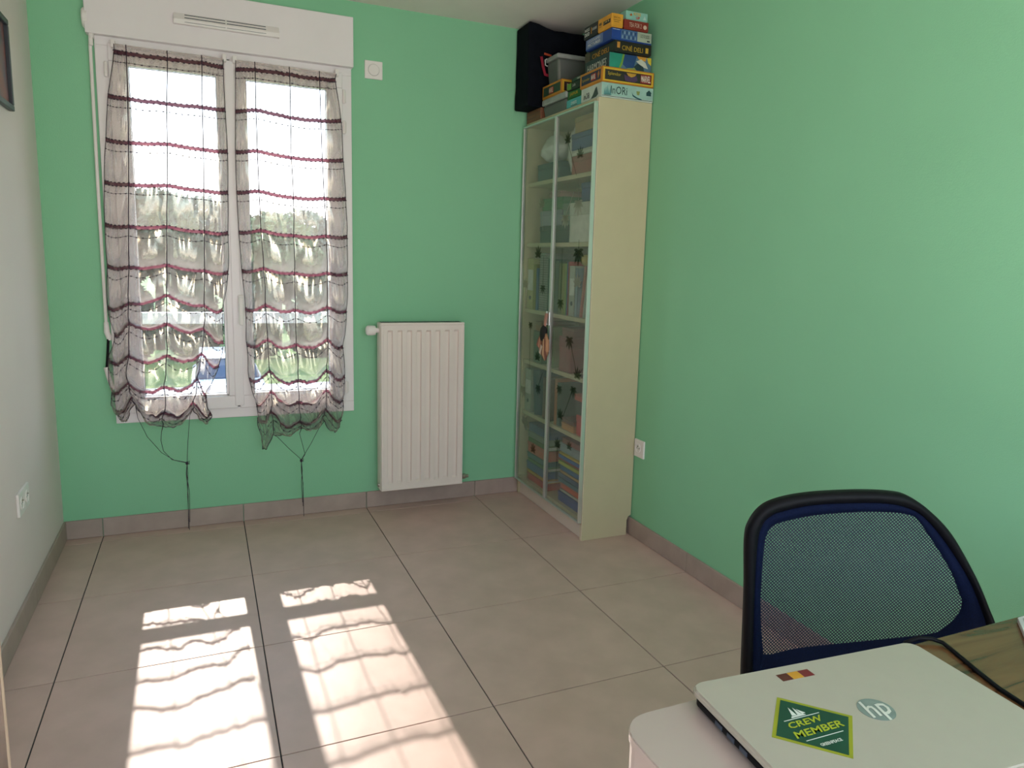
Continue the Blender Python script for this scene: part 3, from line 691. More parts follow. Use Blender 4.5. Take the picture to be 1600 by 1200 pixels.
# things inside: (name, label, category, y0, y1, z-offset, height, x0, depth, colour)
def item(kind, label, cat, y0, y1, z0, h, rgb, x0=2.075, x1=2.29, group=None, tilt=0.0):
    """kind: box (lidded box), book (cover, pages), binder, bag"""
    y0, y1 = min(y0, y1), max(y0, y1)
    m = colr(rgb, 0.55)
    if kind in ('book', 'magazine', 'ring_binder'): z0 += 0.0008 + abs(math.sin(tilt)) * (y1 - y0) / 2
    e = thing(kind, label, cat, ((x0 + x1) / 2, (y0 + y1) / 2, z0), group)
    z1 = z0 + h
    if kind.endswith('box'):
        obj('box_base', box(x0 + 0.002, x1, y0 + 0.002, y1 - 0.002, z0 + 0.0005, z1 - 0.3 * h, 0.002, 1), m, e)
        obj('box_lid', box(x0, x1 + 0.001, y0, y1, z1 - 0.32 * h, z1, 0.002, 1), colr(tuple(c * 0.85 for c in rgb), 0.5), e)
    elif kind in ('book', 'magazine'):
        if h > (y1 - y0):   # upright, spine to the front
            Mt = Matrix.Translation((0, (y0 + y1) / 2, z0)) @ Matrix.Rotation(tilt, 4, 'X') @ Matrix.Translation((0, -(y0 + y1) / 2, -z0))
            b = bmesh.new(); t = min(0.0025, (y1 - y0) * 0.2)
            bx(b, x0, x0 + t, y0, y1, z0, z1, 0, 1, Mt); bx(b, x0, x1, y0, y0 + t, z0, z1, 0, 1, Mt); bx(b, x0, x1, y1 - t, y1, z0, z1, 0, 1, Mt)
            obj('cover', b, m, e)
            obj('pages', box(x0 + t, x1 - 0.004, y0 + t, y1 - t, z0 + 0.003, z1 - 0.004, 0, 1, Mt), colr((0.7, 0.66, 0.56), 0.8), e)
        else:
            b = bmesh.new(); t = min(0.0025, h * 0.2)
            bx(b, x0, x1, y0, y1, z0 + 0.0003, z0 + t); bx(b, x0, x1, y0, y1, z1 - t, z1); bx(b, x0, x0 + t, y0, y1, z0, z1)
            obj('cover', b, m, e)
            obj('pages', box(x0 + t, x1 - 0.004, y0 + 0.003, y1 - 0.003, z0 + t, z1 - t), colr((0.7, 0.66, 0.56), 0.8), e)
    elif kind == 'ring_binder':
        b = bmesh.new(); t = 0.003
        bx(b, x0, x0 + t, y0, y1, z0, z1, 0.001, 1); bx(b, x0, x1, y0, y0 + t, z0, z1); bx(b, x0, x1, y1 - t, y1, z0, z1)
        obj('cover', b, m, e)
        lb2 = bmesh.new(); lathe(lb2, (x0, (y0 + y1) / 2, z0 + 0.06), (-1, 0, 0), [(0.011, 0), (0.011, 0.001)], 16); obj('finger_hole', lb2, m_slot, e)
        obj('spine_label', box(x0 - 0.0008, x0, y0 + 0.006, y1 - 0.006, z0 + 0.10, z1 - 0.06), colr((0.75, 0.75, 0.70)), e)
        obj('pages', box(x0 + 0.02, x1 - 0.006, y0 + 0.006, y1 - 0.006, z0 + 0.005, z1 - 0.02), colr((0.7, 0.68, 0.62), 0.8), e)
    elif kind == 'spiral_notebook':
        obj('cover', box(x0 + 0.004, x1, y0, y1, z0 + 0.0005, z1, 0.001, 1), m, e)
        b = bmesh.new(); k = 0; zz = z0 + 0.01
        while zz < z1 - 0.01:
            tube(b, [(x0 + 0.006, y0, zz), (x0 - 0.001, y0, zz), (x0 - 0.003, (y0 + y1) / 2, zz), (x0 - 0.001, y1, zz), (x0 + 0.006, y1, zz)], 0.0008, 5); zz += 0.012
        obj('spiral', b, m_black, e)
    elif kind.endswith('bag'):
        b = bmesh.new(); bmesh.ops.create_icosphere(b, subdivisions=4, radius=1.0)
        for v in b.verts:
            p = v.co.copy(); k = 1 + 0.22 * noise.noise(p * 1.7 + Vector((y0 * 9, z0, 0))) + 0.10 * noise.noise(p * 5)
            q = 0.75 if p.z > 0.3 else 1.0
            v.co = Vector(((x0 + x1) / 2 + p.x * k * (x1 - x0) / 2 * 0.85, (y0 + y1) / 2 + p.y * k * q * (y1 - y0) / 2, z0 + max(0.0005, (h / 2) * (1 + p.z * k * 0.95))))
        obj('sack', b, m, e, smooth=True)
        b = bmesh.new(); yc = (y0 + y1) / 2; xc = (x0 + x1) / 2
        tube(b, [(xc, yc, z1 - 0.03), (xc, yc + 0.012, z1 - 0.005), (xc, yc - 0.004, z1 + 0.012)], [0.020, 0.009, 0.016], 10); obj('tied_neck', b, m, e, smooth=True)
    return e
C = srgb
g1 = 'things behind the frosted bookcase doors'
z = LV[5]   # top compartment
item('storage_box', 'low dark teal storage box on the top shelf under a white bag', 'box', -0.05, -0.31, z, 0.085, C(35, 75, 85))
item('plastic_bag', 'crumpled white plastic bag on the dark teal box', 'bag', -0.04, -0.22, z + 0.086, 0.145, (0.78, 0.78, 0.74), 2.07, 2.22)
item('fabric_bag', 'white cloth bag standing on the top shelf behind the door seam', 'bag', -0.33, -0.43, z, 0.25, (0.72, 0.72, 0.66), 2.08, 2.24)
item('toy_box', 'flat red box under a white box on the top shelf', 'box', -0.44, -0.69, z, 0.085, C(165, 60, 50))
item('game_box', 'thin white box between the red box and the blue box', 'box', -0.44, -0.69, z + 0.086, 0.025, (0.72, 0.70, 0.64))
item('game_box', 'blue box stacked on the white box on the top shelf', 'box', -0.43, -0.69, z + 0.112, 0.075, C(50, 85, 140))
item('game_box', 'beige box topmost of the stack on the top shelf', 'box', -0.46, -0.69, z + 0.188, 0.07, C(170, 140, 90))
z = LV[4]
item('storage_box', 'dark green box at the base of its stack on the second shelf from the top', 'box', -0.10, -0.43, z, 0.085, C(30, 62, 55))
item('storage_box', 'pale lilac box on the dark green box', 'box', -0.10, -0.36, z + 0.086, 0.075, C(150, 150, 165))
item('game_box', 'bright green box stacked on the lilac box', 'box', -0.12, -0.37, z + 0.162, 0.060, C(70, 130, 80))
item('game_box', 'small white and red box lying on the bright green box', 'box', -0.20, -0.33, z + 0.223, 0.030, C(170, 130, 120))
item('storage_box', 'large white box filling the near end of its shelf', 'box', -0.44, -0.705, z, 0.185, (0.80, 0.78, 0.70))
item('game_box', 'dark blue and white patterned box on the large white box', 'box', -0.55, -0.70, z + 0.186, 0.085, C(45, 70, 130))
item('glass_jar_box', 'round-edged grey green tin beside the large white box', 'box', -0.365, -0.425, z + 0.086, 0.10, C(110, 130, 115))
z = LV[3]
g2 = 'books and binders on the middle shelf'
for (k, lab, y0, y1, h, rgb) in (('ring_binder', 'pale yellow ring binder by the far side panel', 0.040, -0.040, 0.27, C(190, 185, 130)), ('book', 'olive yellow book beside the pale yellow binder', -0.043, -0.075, 0.24, C(140, 140, 60)),
        ('book', 'blue book between the olive book and the spiral notebooks', -0.077, -0.105, 0.22, C(60, 100, 150)), ('spiral_notebook', 'thick grey spiral notebook beside the blue book', -0.108, -0.170, 0.30, C(150, 150, 145)),
        ('spiral_notebook', 'grey spiral notebook between a thick one and a dark teal book', -0.173, -0.215, 0.29, C(140, 145, 140)), ('book', 'dark teal book beside the grey spiral notebooks', -0.218, -0.255, 0.27, C(45, 80, 75)),
        ('book', 'white book beside the dark teal book', -0.257, -0.275, 0.25, C(200, 200, 190)), ('book', 'lime green book next to the door seam', -0.278, -0.300, 0.25, C(130, 150, 60)), ('book', 'dark green book behind the door seam', -0.303, -0.345, 0.26, C(60, 85, 60)),
        ('book', 'olive green book beside the dark green book', -0.348, -0.385, 0.25, C(110, 120, 60)), ('book', 'moss yellow book beside a lime spine', -0.387, -0.412, 0.25, C(150, 150, 70)), ('book', 'light lime book with narrow spine', -0.414, -0.435, 0.25, C(140, 165, 80)),
        ('book', 'slim blue book with narrow spine', -0.438, -0.447, 0.26, C(70, 100, 170)), ('book', 'slim red book with narrow spine', -0.449, -0.461, 0.26, C(190, 60, 70)), ('ring_binder', 'off-white ring binder beside the slim red book', -0.465, -0.525, 0.24, C(185, 185, 175)),
        ('book', 'pale blue grey book beside the off-white binder', -0.528, -0.555, 0.23, C(150, 165, 180))):
    item(k, lab, 'binder' if k == 'ring_binder' else ('notebook' if 'note' in k else 'book'), y0, y1, z, h, rgb, group=g2)
item('book', 'pink book leaning towards the near side panel', 'book', -0.580, -0.595, z + 0.001, 0.24, C(215, 120, 115), tilt=0.15, group=g2)
item('book', 'white folder leaning between the pink book and another folder', 'folder', -0.612, -0.626, z + 0.001, 0.27, C(210, 210, 200), tilt=0.15, group=g2)
item('book', 'cream folder leaning against the near side panel', 'folder', -0.642, -0.657, z + 0.001, 0.30, C(205, 205, 185), tilt=0.15, group=g2)
lt = thing('yellow_ball', 'glossy yellow toy ball resting on the off-white binder', 'ball', (2.15, -0.495, z + 0.24))
b = bmesh.new(); bmesh.ops.create_uvsphere(b, u_segments=20, v_segments=12, radius=0.028); b.transform(Matrix.Translation((2.15, -0.495, z + 0.269))); obj('ball', b, colr(C(225, 190, 80), 0.3), lt, smooth=True)
b = bmesh.new(); tube(b, [(2.15 + 0.0285 * math.cos(a * PI / 12), -0.495, z + 0.269 + 0.0285 * math.sin(a * PI / 12)) for a in range(25)], 0.0015, 5); obj('seam', b, colr(C(150, 110, 40)), lt)
z = LV[2]
item('storage_box', 'grey green box by the far side panel above a folder', 'box', -0.06, -0.17, z, 0.17, C(95, 115, 95))
item('game_box', 'small orange and green box on the grey green box', 'box', -0.08, -0.16, z + 0.171, 0.05, C(150, 100, 70))
item('game_box', 'pale green upright carton next to the tassel', 'box', -0.24, -0.31, z, 0.21, C(150, 165, 125))
item('storage_box', 'dusty pink box right behind the tassel', 'box', -0.375, -0.505, z, 0.175, C(150, 75, 75))
item('game_box', 'dark red lidded box on the dusty pink box', 'box', -0.40, -0.53, z + 0.176, 0.045, C(120, 50, 45))
cd = thing('candle', 'orange candle on a brown dish near the bookcase side', 'candle', (2.10, -0.640, z))
b = bmesh.new(); lathe(b, (2.10, -0.640, z + 0.0005), (0, 0, 1), [(0.03, 0), (0.042, 0.012), (0.040, 0.013), (0.028, 0.004)], 20); obj('dish', b, colr(C(95, 70, 50)), cd)
b = bmesh.new(); lathe(b, (2.10, -0.640, z + 0.005), (0, 0, 1), [(0.009, 0), (0.009, 0.085), (0.004, 0.088)], 14); obj('wax', b, colr(C(205, 125, 60)), cd)
b = bmesh.new(); tube(b, [(2.10, -0.640, z + 0.09), (2.10, -0.640, z + 0.10)], 0.001, 5); obj('wick', b, m_black, cd)
item('storage_box', 'grey storage box behind the orange candle', 'box', -0.54, -0.70, z, 0.13, C(90, 95, 88), 2.16, 2.29)
z = LV[1]
item('ring_binder', 'whitish binder by the far side panel above the lowest shelf', 'binder', 0.03, -0.05, z, 0.235, C(175, 180, 165), group=g1)
item('book', 'large dark blue folder leaning beside the whitish binder', 'folder', -0.10, -0.19, z, 0.24, C(45, 70, 95), tilt=-0.12, group=g1)
item('book', 'dark red album beside the dark blue folder', 'album', -0.205, -0.29, z, 0.22, C(110, 70, 60), group=g1)
item('book', 'narrow orange book just past the door seam', 'book', -0.345, -0.375, z, 0.235, C(190, 110, 55), group=g1)
item('book', 'narrow dark green book beside the orange book', 'book', -0.378, -0.41, z, 0.22, C(60, 80, 60), group=g1)
item('wooden_box', 'flat tan wooden box at the front of the shelf', 'box', -0.44, -0.575, z, 0.035, C(205, 135, 70), 2.07, 2.20)
item('game_box', 'flat dark red box lying on the tan wooden box', 'box', -0.44, -0.575, z + 0.036, 0.022, C(120, 60, 45), 2.07, 2.20)
item('toy_box', 'bright red box at the near end above the lowest shelf', 'box', -0.59, -0.70, z, 0.10, C(215, 50, 55))
item('storage_box', 'dark grey box on the bright red box', 'box', -0.57, -0.705, z + 0.101, 0.065, C(70, 70, 65))
item('toy_box', 'flat salmon red box on the dark grey box', 'box', -0.56, -0.705, z + 0.167, 0.03, C(200, 85, 65))
z = LV[0]
cols_l = [((200, 60, 45), 0.040, 'red'), ((225, 175, 70), 0.016, 'thin yellow'), ((60, 100, 150), 0.045, 'blue'), ((70, 120, 70), 0.018, 'thin green'), ((60, 110, 120), 0.030, 'teal'), ((210, 95, 75), 0.060, 'thick salmon'), ((90, 120, 60), 0.022, 'olive green'), ((130, 140, 125), 0.035, 'grey green'), ((60, 80, 130), 0.045, 'navy')]
zz = z
for (rgb, h, nm) in cols_l:
    dy = random.uniform(-0.015, 0.015)
    item('magazine' if h < 0.03 else 'game_box', '%s %s lying in the colourful pile below the far door' % (nm, 'magazine' if h < 0.03 else 'box'), 'magazine' if h < 0.03 else 'box', -0.02 + dy, -0.28 + dy, zz, h, C(*rgb), group='colourful pile on the lowest shelf'); zz += h + 0.0014
cols_r = [((50, 80, 160), 0.050, 'royal blue'), ((225, 225, 215), 0.012, 'thin white'), ((215, 85, 45), 0.035, 'orange red'), ((45, 120, 140), 0.020, 'thin teal'), ((60, 95, 140), 0.022, 'steel blue'), ((215, 175, 110), 0.014, 'thin sand'), ((40, 110, 160), 0.028, 'cyan blue'), ((200, 205, 60), 0.018, 'thin lime yellow'), ((190, 45, 50), 0.012, 'thin red'), ((45, 105, 190), 0.018, 'bright blue'), ((235, 205, 70), 0.010, 'thin bright yellow'), ((150, 165, 170), 0.045, 'light grey'), ((150, 60, 60), 0.030, 'dark red')]
zz = z
for (rgb, h, nm) in cols_r:
    dy = random.uniform(-0.012, 0.012)
    item('magazine' if h < 0.025 else 'game_box', '%s %s lying in the colourful pile below the near door' % (nm, 'magazine' if h < 0.025 else 'box'), 'magazine' if h < 0.025 else 'box', -0.42 + dy, -0.685 + dy, zz, h, C(*rgb), 2.072 + abs(dy), 2.285, group='colourful pile on the lowest shelf'); zz += h + 0.0014

# tassel hanging from the door handles
ta = thing('tassel', 'pink and brown fabric tassel hanging on the bookcase door handles', 'tassel', (2.008, -0.338, 0.81))
b = bmesh.new()
for dy in (-0.008, 0.0, 0.008): tube(b, [(2.017, -0.337 + dy, 1.05), (2.012, -0.337 + dy, 1.02), (2.010, -0.336 + dy * 0.6, 0.985)], 0.0045, 8)
obj('strap', b, colr(C(190, 140, 125), 0.7), ta)
b = bmesh.new(); bmesh.ops.create_uvsphere(b, u_segments=18, v_segments=12, radius=1.0)
for v in b.verts: v.co = Vector((2.006 + v.co.x * 0.017, -0.332 + v.co.y * 0.030, 0.945 + v.co.z * 0.045 * (1 + 0.08 * noise.noise(v.co * 3))))
obj('dark_knot', b, colr(C(40, 36, 36), 0.8), ta, smooth=True)
for k, (a, ln, rgb) in enumerate([(-0.055, 0.11, (200, 150, 115)), (-0.035, 0.135, (150, 100, 85)), (-0.018, 0.14, (205, 165, 130)), (0.0, 0.13, (120, 85, 70)), (0.018, 0.12, (170, 120, 95)), (0.034, 0.10, (205, 150, 125)), (0.046, 0.09, (165, 110, 95))]):
    b = bmesh.new(); tube(b, [(2.008, -0.332 + a * 0.35, 0.955), (2.004, -0.335 + a * 0.9, 0.915), (2.000 + 0.004 * (k % 2), -0.336 + a * 1.05, 0.955 - ln * 0.75), (2.006, -0.337 + a * 0.85, 0.955 - ln)], [0.006, 0.010, 0.011, 0.003], 8)
    obj('strip', b, colr(C(*rgb), 0.8), ta, smooth=True)
obj('paper_tag', box(1.990, 1.991, -0.346, -0.326, 0.845, 0.893, 0, 1, Matrix.Translation((0, -0.336, 0.87)) @ Matrix.Rotation(0.45, 4, 'X') @ Matrix.Translation((0, 0.336, -0.87))), colr(C(225, 200, 185)), ta)

# ------------------------------------------------------------------ things on top of the bookcase
UY, UZ, UX = Vector((0, -1, 0)), Vector((0, 0, 1)), Vector((1, 0, 0))
def game(label, x0, x1, y0, y1, z0, z1, rgb, cat='game box', lid=True, name='board_game'):
    e = thing(name, label, cat, ((x0 + x1) / 2, (y0 + y1) / 2, z0), 'games piled on the bookcase')
    body = obj('box_lid', box(x0, x1, y0, y1, z0 + 0.004, z1, 0.0012, 1), colr(C(*rgb), 0.4), e)
    obj('box_base', box(x0 + 0.002, x1 - 0.002, y0 + 0.002, y1 - 0.002, z0 + 0.0005, z0 + 0.006), colr(C(*rgb), 0.5), e)
    return e
def patch_l(e, name, x, ya, yb, za, zb, rgb, t=0.0005):
    """flat printed panel on the face towards the doors (-X)"""
    return obj(name, box(x - t, x, min(ya, yb), max(ya, yb), za, zb), colr(C(*rgb), 0.4), e)
def patch_f(e, name, y, xa, xb, za, zb, rgb, t=0.0005):
    """flat printed panel on the face towards the room (-Y)"""
    return obj(name, box(xa, xb, y - t, y, za, zb), colr(C(*rgb), 0.4), e)
def txt_l(e, s, x, ya, za, w, h, rgb, **k):
    obj('lettering', text(s, (x - 0.0010, ya, za), UY, UZ, w, h, **k), colr(C(*rgb), 0.5), e)
def txt_f(e, s, y, xa, za, w, h, rgb, **k):
    obj('lettering', text(s, (xa, y - 0.0010, za), UX, UZ, w, h, **k), colr(C(*rgb), 0.5), e)
def poly_f(e, name, y, pts, rgb, t=0.0007):
    obj(name, prism(bmesh.new(), pts, (0, y, 0), (1, 0, 0), (0, 0, 1), (0, -1, 0), t), colr(C(*rgb), 0.5), e)
def poly_l(e, name, x, pts, rgb, t=0.0007):
    obj(name, prism(bmesh.new(), pts, (x, 0, 0), (0, 1, 0), (0, 0, 1), (-1, 0, 0), t), colr(C(*rgb), 0.5), e)
TZ = BZ
# pale ink-wash game
x0, y0 = 2.058, -0.735
e = game('pale grey white game box with ink lettering lying on the bookcase top', x0, 2.320, y0, -0.545, TZ, 2.080, (205, 215, 205))
patch_f(e, 'side_print', y0, x0 + 0.001, 2.319, TZ + 0.010, 2.0795, (165, 200, 190))
patch_f(e, 'bottom_line', y0 - 0.0003, x0 + 0.002, 2.318, TZ + 0.006, TZ + 0.008, (40, 80, 90))
txt_f(e, 'InORi', y0, 2.103, TZ + 0.018, 0.082, 0.033, (25, 50, 52))
txt_l(e, 'InORi', x0, -0.570, TZ + 0.012, 0.060, 0.026, (40, 45, 45), shear=0.2)
poly_l(e, 'mountain_print', x0, [(-0.705, 2.035), (-0.690, 2.068), (-0.678, 2.062), (-0.660, 2.040), (-0.640, 2.024), (-0.690, 2.026)], (60, 75, 72))
for k in range(5): poly_f(e, 'tree_print', y0 - 0.0006, [(2.068 + k * 0.007, 2.028), (2.073 + k * 0.007, 2.056 + 0.006 * (k % 3)), (2.078 + k * 0.007, 2.028)], (100, 155, 155))
poly_f(e, 'brush_stroke', y0 - 0.0006, [(2.210, 2.052), (2.216, 2.042), (2.235, 2.034), (2.262, 2.028), (2.258, 2.024), (2.232, 2.029), (2.214, 2.037)], (40, 85, 95))
poly_f(e, 'cup_print', y0 - 0.0006, [(2.232, 2.060), (2.250, 2.060), (2.247, 2.044), (2.236, 2.044)], (150, 160, 90))
poly_f(e, 'house_print', y0 - 0.0006, [(2.284, 2.046), (2.308, 2.046), (2.308, 2.058), (2.312, 2.058), (2.297, 2.070), (2.282, 2.058), (2.284, 2.058)], (35, 70, 75))
# gold framed game
def gold_game(label, x0, x1, y0, y1, z0, z1, f_left, f_right):
    e = game(label, x0, x1, y0, y1, z0, z1, (205, 135, 45))
    patch_l(e, 'side_print', x0, y0 + 0.014, y1 - 0.012, z0 + 0.014, z1 - 0.010, f_left)
    patch_f(e, 'side_print', y0, x0 + 0.014, x1 - 0.014, z0 + 0.012, z1 - 0.012, f_right)
    for za, zb in ((z0 + 0.006, z0 + 0.011), (z1 - 0.010, z1 - 0.005)): patch_f(e, 'gold_line', y0, x0 + 0.006, x1 - 0.006, za, zb, (225, 190, 60))
    for xa in (x0 + 0.006, x1 - 0.011): patch_f(e, 'gold_line', y0, xa, xa + 0.005, z0 + 0.011, z1 - 0.010, (225, 190, 60))
    return e
y0 = -0.735
e = gold_game('orange gold framed game box lying on the pale ink lettered box', x0, 2.320, y0, -0.530, 2.081, 2.146, (40, 45, 75), (50, 50, 45))
patch_l(e, 'logo_plate', x0 - 0.0006, -0.635, -0.680, 2.100, 2.128, (175, 40, 40)); txt_l(e, 'MARVEL', x0 - 0.0012, -0.638, 2.104, 0.039, 0.020, (235, 225, 215), bold=0.02)
txt_l(e, 'Splendor', x0 - 0.0006, -0.552, 2.105, 0.072, 0.016, (205, 165, 60))
patch_f(e, 'logo_plate', y0 - 0.0006, 2.250, 2.303, 2.096, 2.132, (150, 35, 40)); txt_f(e, 'MARVEL', y0 - 0.0012, 2.2525, 2.100, 0.048, 0.028, (235, 225, 210), bold=0.02)
txt_f(e, 'Splendor', y0 - 0.0006, 2.085, 2.108, 0.065, 0.018, (200, 175, 60))
poly_f(e, 'purple_print', y0 - 0.0007, [(2.165, 2.122), (2.172, 2.098), (2.195, 2.095), (2.222, 2.096), (2.236, 2.104), (2.228, 2.122), (2.200, 2.114)], (85, 60, 95))
poly_f(e, 'gold_print', y0 - 0.0012, [(2.178, 2.130), (2.186, 2.119), (2.203, 2.114), (2.220, 2.120), (2.228, 2.130)], (205, 155, 60))
poly_l(e, 'figure_print', x0 - 0.0006, [(-0.700, 2.100), (-0.712, 2.118), (-0.705, 2.132), (-0.694, 2.120)], (190, 120, 60))
# harmonies
hx, hy = 2.101, -0.712
e = game('dark slate game box with a painted coloured side below the black striped box', hx, 2.316, hy, -0.49, 2.147, 2.213, (48, 60, 66))
patch_f(e, 'side_print', hy, hx + 0.001, 2.315, 2.152, 2.2125, (90, 120, 140))
for pts, rgb in (([(2.104, 2.152), (2.104, 2.212), (2.170, 2.212), (2.160, 2.175), (2.150, 2.152)], (45, 150, 125)), ([(2.150, 2.152), (2.162, 2.180), (2.168, 2.212), (2.178, 2.212), (2.168, 2.170), (2.160, 2.152)], (120, 165, 65)), ([(2.170, 2.170), (2.178, 2.212), (2.240, 2.212), (2.225, 2.160), (2.190, 2.156)], (40, 75, 125)),
        ([(2.240, 2.212), (2.290, 2.212), (2.285, 2.195), (2.250, 2.200)], (225, 160, 60)), ([(2.292, 2.212), (2.315, 2.212), (2.315, 2.180), (2.300, 2.190)], (225, 200, 60)), ([(2.238, 2.190), (2.262, 2.202), (2.285, 2.190), (2.300, 2.165), (2.270, 2.170)], (215, 215, 200)),
        ([(2.190, 2.152), (2.200, 2.166), (2.225, 2.168), (2.240, 2.152)], (150, 160, 80)), ([(2.225, 2.165), (2.245, 2.182), (2.275, 2.172), (2.280, 2.153), (2.242, 2.153)], (35, 60, 65))):
    poly_f(e, 'colour_field', hy - 0.0006, pts, rgb, 0.0004 + 0.00005 * len(pts))
txt_l(e, 'HARMONIES', hx, -0.515, 2.160, 0.175, 0.034, (225, 225, 215))
# cine deli
cx_, cy_ = 2.116, -0.730
e = game('black game box with orange art deco lettering in the middle of the pile', cx_, 2.302, cy_, -0.455, 2.214, 2.261, (38, 36, 32))
txt_f(e, 'CIN\u00c9 DELI', cy_, 2.152, 2.223, 0.105, 0.024, (205, 165, 50)); txt_l(e, 'CIN\u00c9 DELI', cx_, -0.530, 2.222, 0.150, 0.026, (225, 160, 60))
patch_f(e, 'popcorn_print', cy_, 2.128, 2.142, 2.230, 2.254, (205, 140, 60)); patch_f(e, 'reel_print', cy_, 2.272, 2.286, 2.224, 2.246, (205, 165, 60))
patch_l(e, 'brown_corner', cx_, -0.458, -0.505, 2.220, 2.2605, (85, 68, 58))
# blue picture game
bx_, by_ = 2.100, -0.728
e = game('blue game box with a sketchy pictured side near the top of the pile', bx_, 2.302, by_, -0.49, 2.262, 2.309, (35, 70, 150))
patch_l(e, 'side_print', bx_, -0.495, -0.650, 2.268, 2.3085, (110, 130, 175)); txt_l(e, 'CODENAMES', bx_ - 0.0006, -0.515, 2.290, 0.115, 0.012, (225, 225, 225)); txt_l(e, 'PICTURES', bx_ - 0.0006, -0.515, 2.274, 0.115, 0.012, (225, 225, 225), bold=0.02)
patch_f(e, 'side_print', by_, 2.146, 2.226, 2.268, 2.3085, (80, 110, 155)); patch_f(e, 'side_panel_print', by_, 2.228, 2.300, 2.268, 2.3085, (175, 185, 165))
for k in range(14): patch_f(e, 'sketch_print', by_ - 0.0006, 2.150 + (k % 7) * 0.0108, 2.156 + (k % 7) * 0.0108, 2.272 + 0.018 * (k // 7), 2.284 + 0.018 * (k // 7), (45, 75, 120) if k % 2 else (140, 165, 185))
txt_f(e, 'CODENAMES', by_ - 0.0006, 2.243, 2.294, 0.045, 0.005, (50, 60, 60)); txt_f(e, 'PICTURES', by_ - 0.0006, 2.243, 2.285, 0.045, 0.006, (50, 60, 60)); patch_f(e, 'small_mark', by_ - 0.0006, 2.278, 2.292, 2.272, 2.278, (40, 50, 60))
patch_f(e, 'white_line', by_, 2.104, 2.140, 2.303, 2.305, (190, 205, 220))
# orange and black pair
ox, oy = 2.094, -0.732
e = game('bright orange game box on the blue box', ox, 2.151, oy, -0.612, 2.310, 2.366, (232, 165, 55))
patch_l(e, 'black_label', ox, -0.660, -0.722, 2.330, 2.346, (30, 30, 30)); txt_l(e, 'J W R', ox - 0.0006, -0.666, 2.333, 0.050, 0.010, (225, 200, 140), bold=0.02)
patch_l(e, 'small_print', ox, -0.622, -0.645, 2.337, 2.348, (110, 80, 40)); patch_l(e, 'small_line', ox, -0.622, -0.645, 2.330, 2.332, (110, 80, 40))
txt_f(e, 'SPECIAL', oy, 2.103, 2.346, 0.034, 0.007, (70, 50, 25)); patch_f(e, 'small_line', oy, 2.103, 2.138, 2.339, 2.341, (90, 65, 30)); patch_f(e, 'small_line', oy, 2.106, 2.132, 2.332, 2.334, (90, 65, 30))
e = game('black game box standing end to end with the orange box', ox, 2.151, -0.610, -0.480, 2.310, 2.366, (26, 27, 36))
txt_l(e, 'MISS', ox, -0.490, 2.342, 0.045, 0.013, (220, 220, 215), bold=0.02); txt_l(e, 'DUO', ox, -0.490, 2.322, 0.045, 0.016, (230, 230, 225), bold=0.04); patch_l(e, 'orange_bar', ox, -0.548, -0.553, 2.325, 2.352, (225, 155, 45)); patch_l(e, 'small_print', ox, -0.558, -0.600, 2.336, 2.347, (150, 150, 150))
# tea for two
e = game('brick red game box with white lettering at the wall end', 2.157, 2.280, oy, -0.56, 2.310, 2.351, (140, 50, 40))
txt_f(e, 'TEA FOR 2', oy, 2.182, 2.322, 0.062, 0.018, (225, 195, 175)); b = bmesh.new(); lathe(b, (2.262, oy - 0.0002, 2.329), (0, -1, 0), [(0.009, 0), (0.009, 0.0006)], 20); obj('round_mark', b, colr(C(215, 185, 165)), e)
e = game('small mint green game box topmost on the brick red box', 2.166, 2.276, oy + 0.004, -0.56, 2.352, 2.388, (150, 205, 190))
txt_f(e, 'KITES', oy + 0.004, 2.204, 2.372, 0.036, 0.012, (215, 170, 70), bold=0.03); txt_f(e, 'UP', oy + 0.004, 2.216, 2.358, 0.020, 0.011, (200, 70, 60), bold=0.03)
poly_f(e, 'bird_print', oy + 0.0036, [(2.184, 2.372), (2.192, 2.379), (2.198, 2.372), (2.190, 2.367)], (190, 110, 40)); poly_f(e, 'kite_print', oy + 0.0036, [(2.252, 2.360), (2.260, 2.378), (2.268, 2.360)], (190, 215, 205))
# small boxes beside
e = game('small turquoise card box at the front edge of the bookcase top', 2.060, 2.16, -0.538, -0.393, TZ, 2.058, (85, 180, 180), 'card box', name='card_game')
txt_l(e, 'QWINTO', 2.060, -0.440, 2.030, 0.058, 0.016, (225, 235, 225), bold=0.02); patch_l(e, 'brown_line', 2.060, -0.440, -0.500, 2.026, 2.029, (110, 60, 50))
e = game('small bright green card box on the turquoise box', 2.062, 2.16, -0.535, -0.397, 2.059, 2.096, (35, 100, 40), 'card box', name='card_game')
txt_l(e, 'JAIPUR', 2.062, -0.420, 2.070, 0.085, 0.018, (190, 165, 50), bold=0.02)
e = game('small black card box with a lime end on the bright green box', 2.060, 2.16, -0.530, -0.393, 2.097, 2.133, (34, 36, 32), 'card box', name='card_game')
patch_l(e, 'lime_panel', 2.060, -0.394, -0.436, 2.104, 2.1325, (100, 150, 55)); txt_l(e, 'Solo', 2.060, -0.450, 2.112, 0.030, 0.013, (205, 205, 195))
e = game('flat dark green card box topmost beside the gold framed box', 2.066, 2.16, -0.528, -0.425, 2.134, 2.152, (34, 58, 42), 'card box', name='card_game')
txt_l(e, 'TRIO', 2.066, -0.480, 2.139, 0.035, 0.008, (200, 200, 190), bold=0.03)
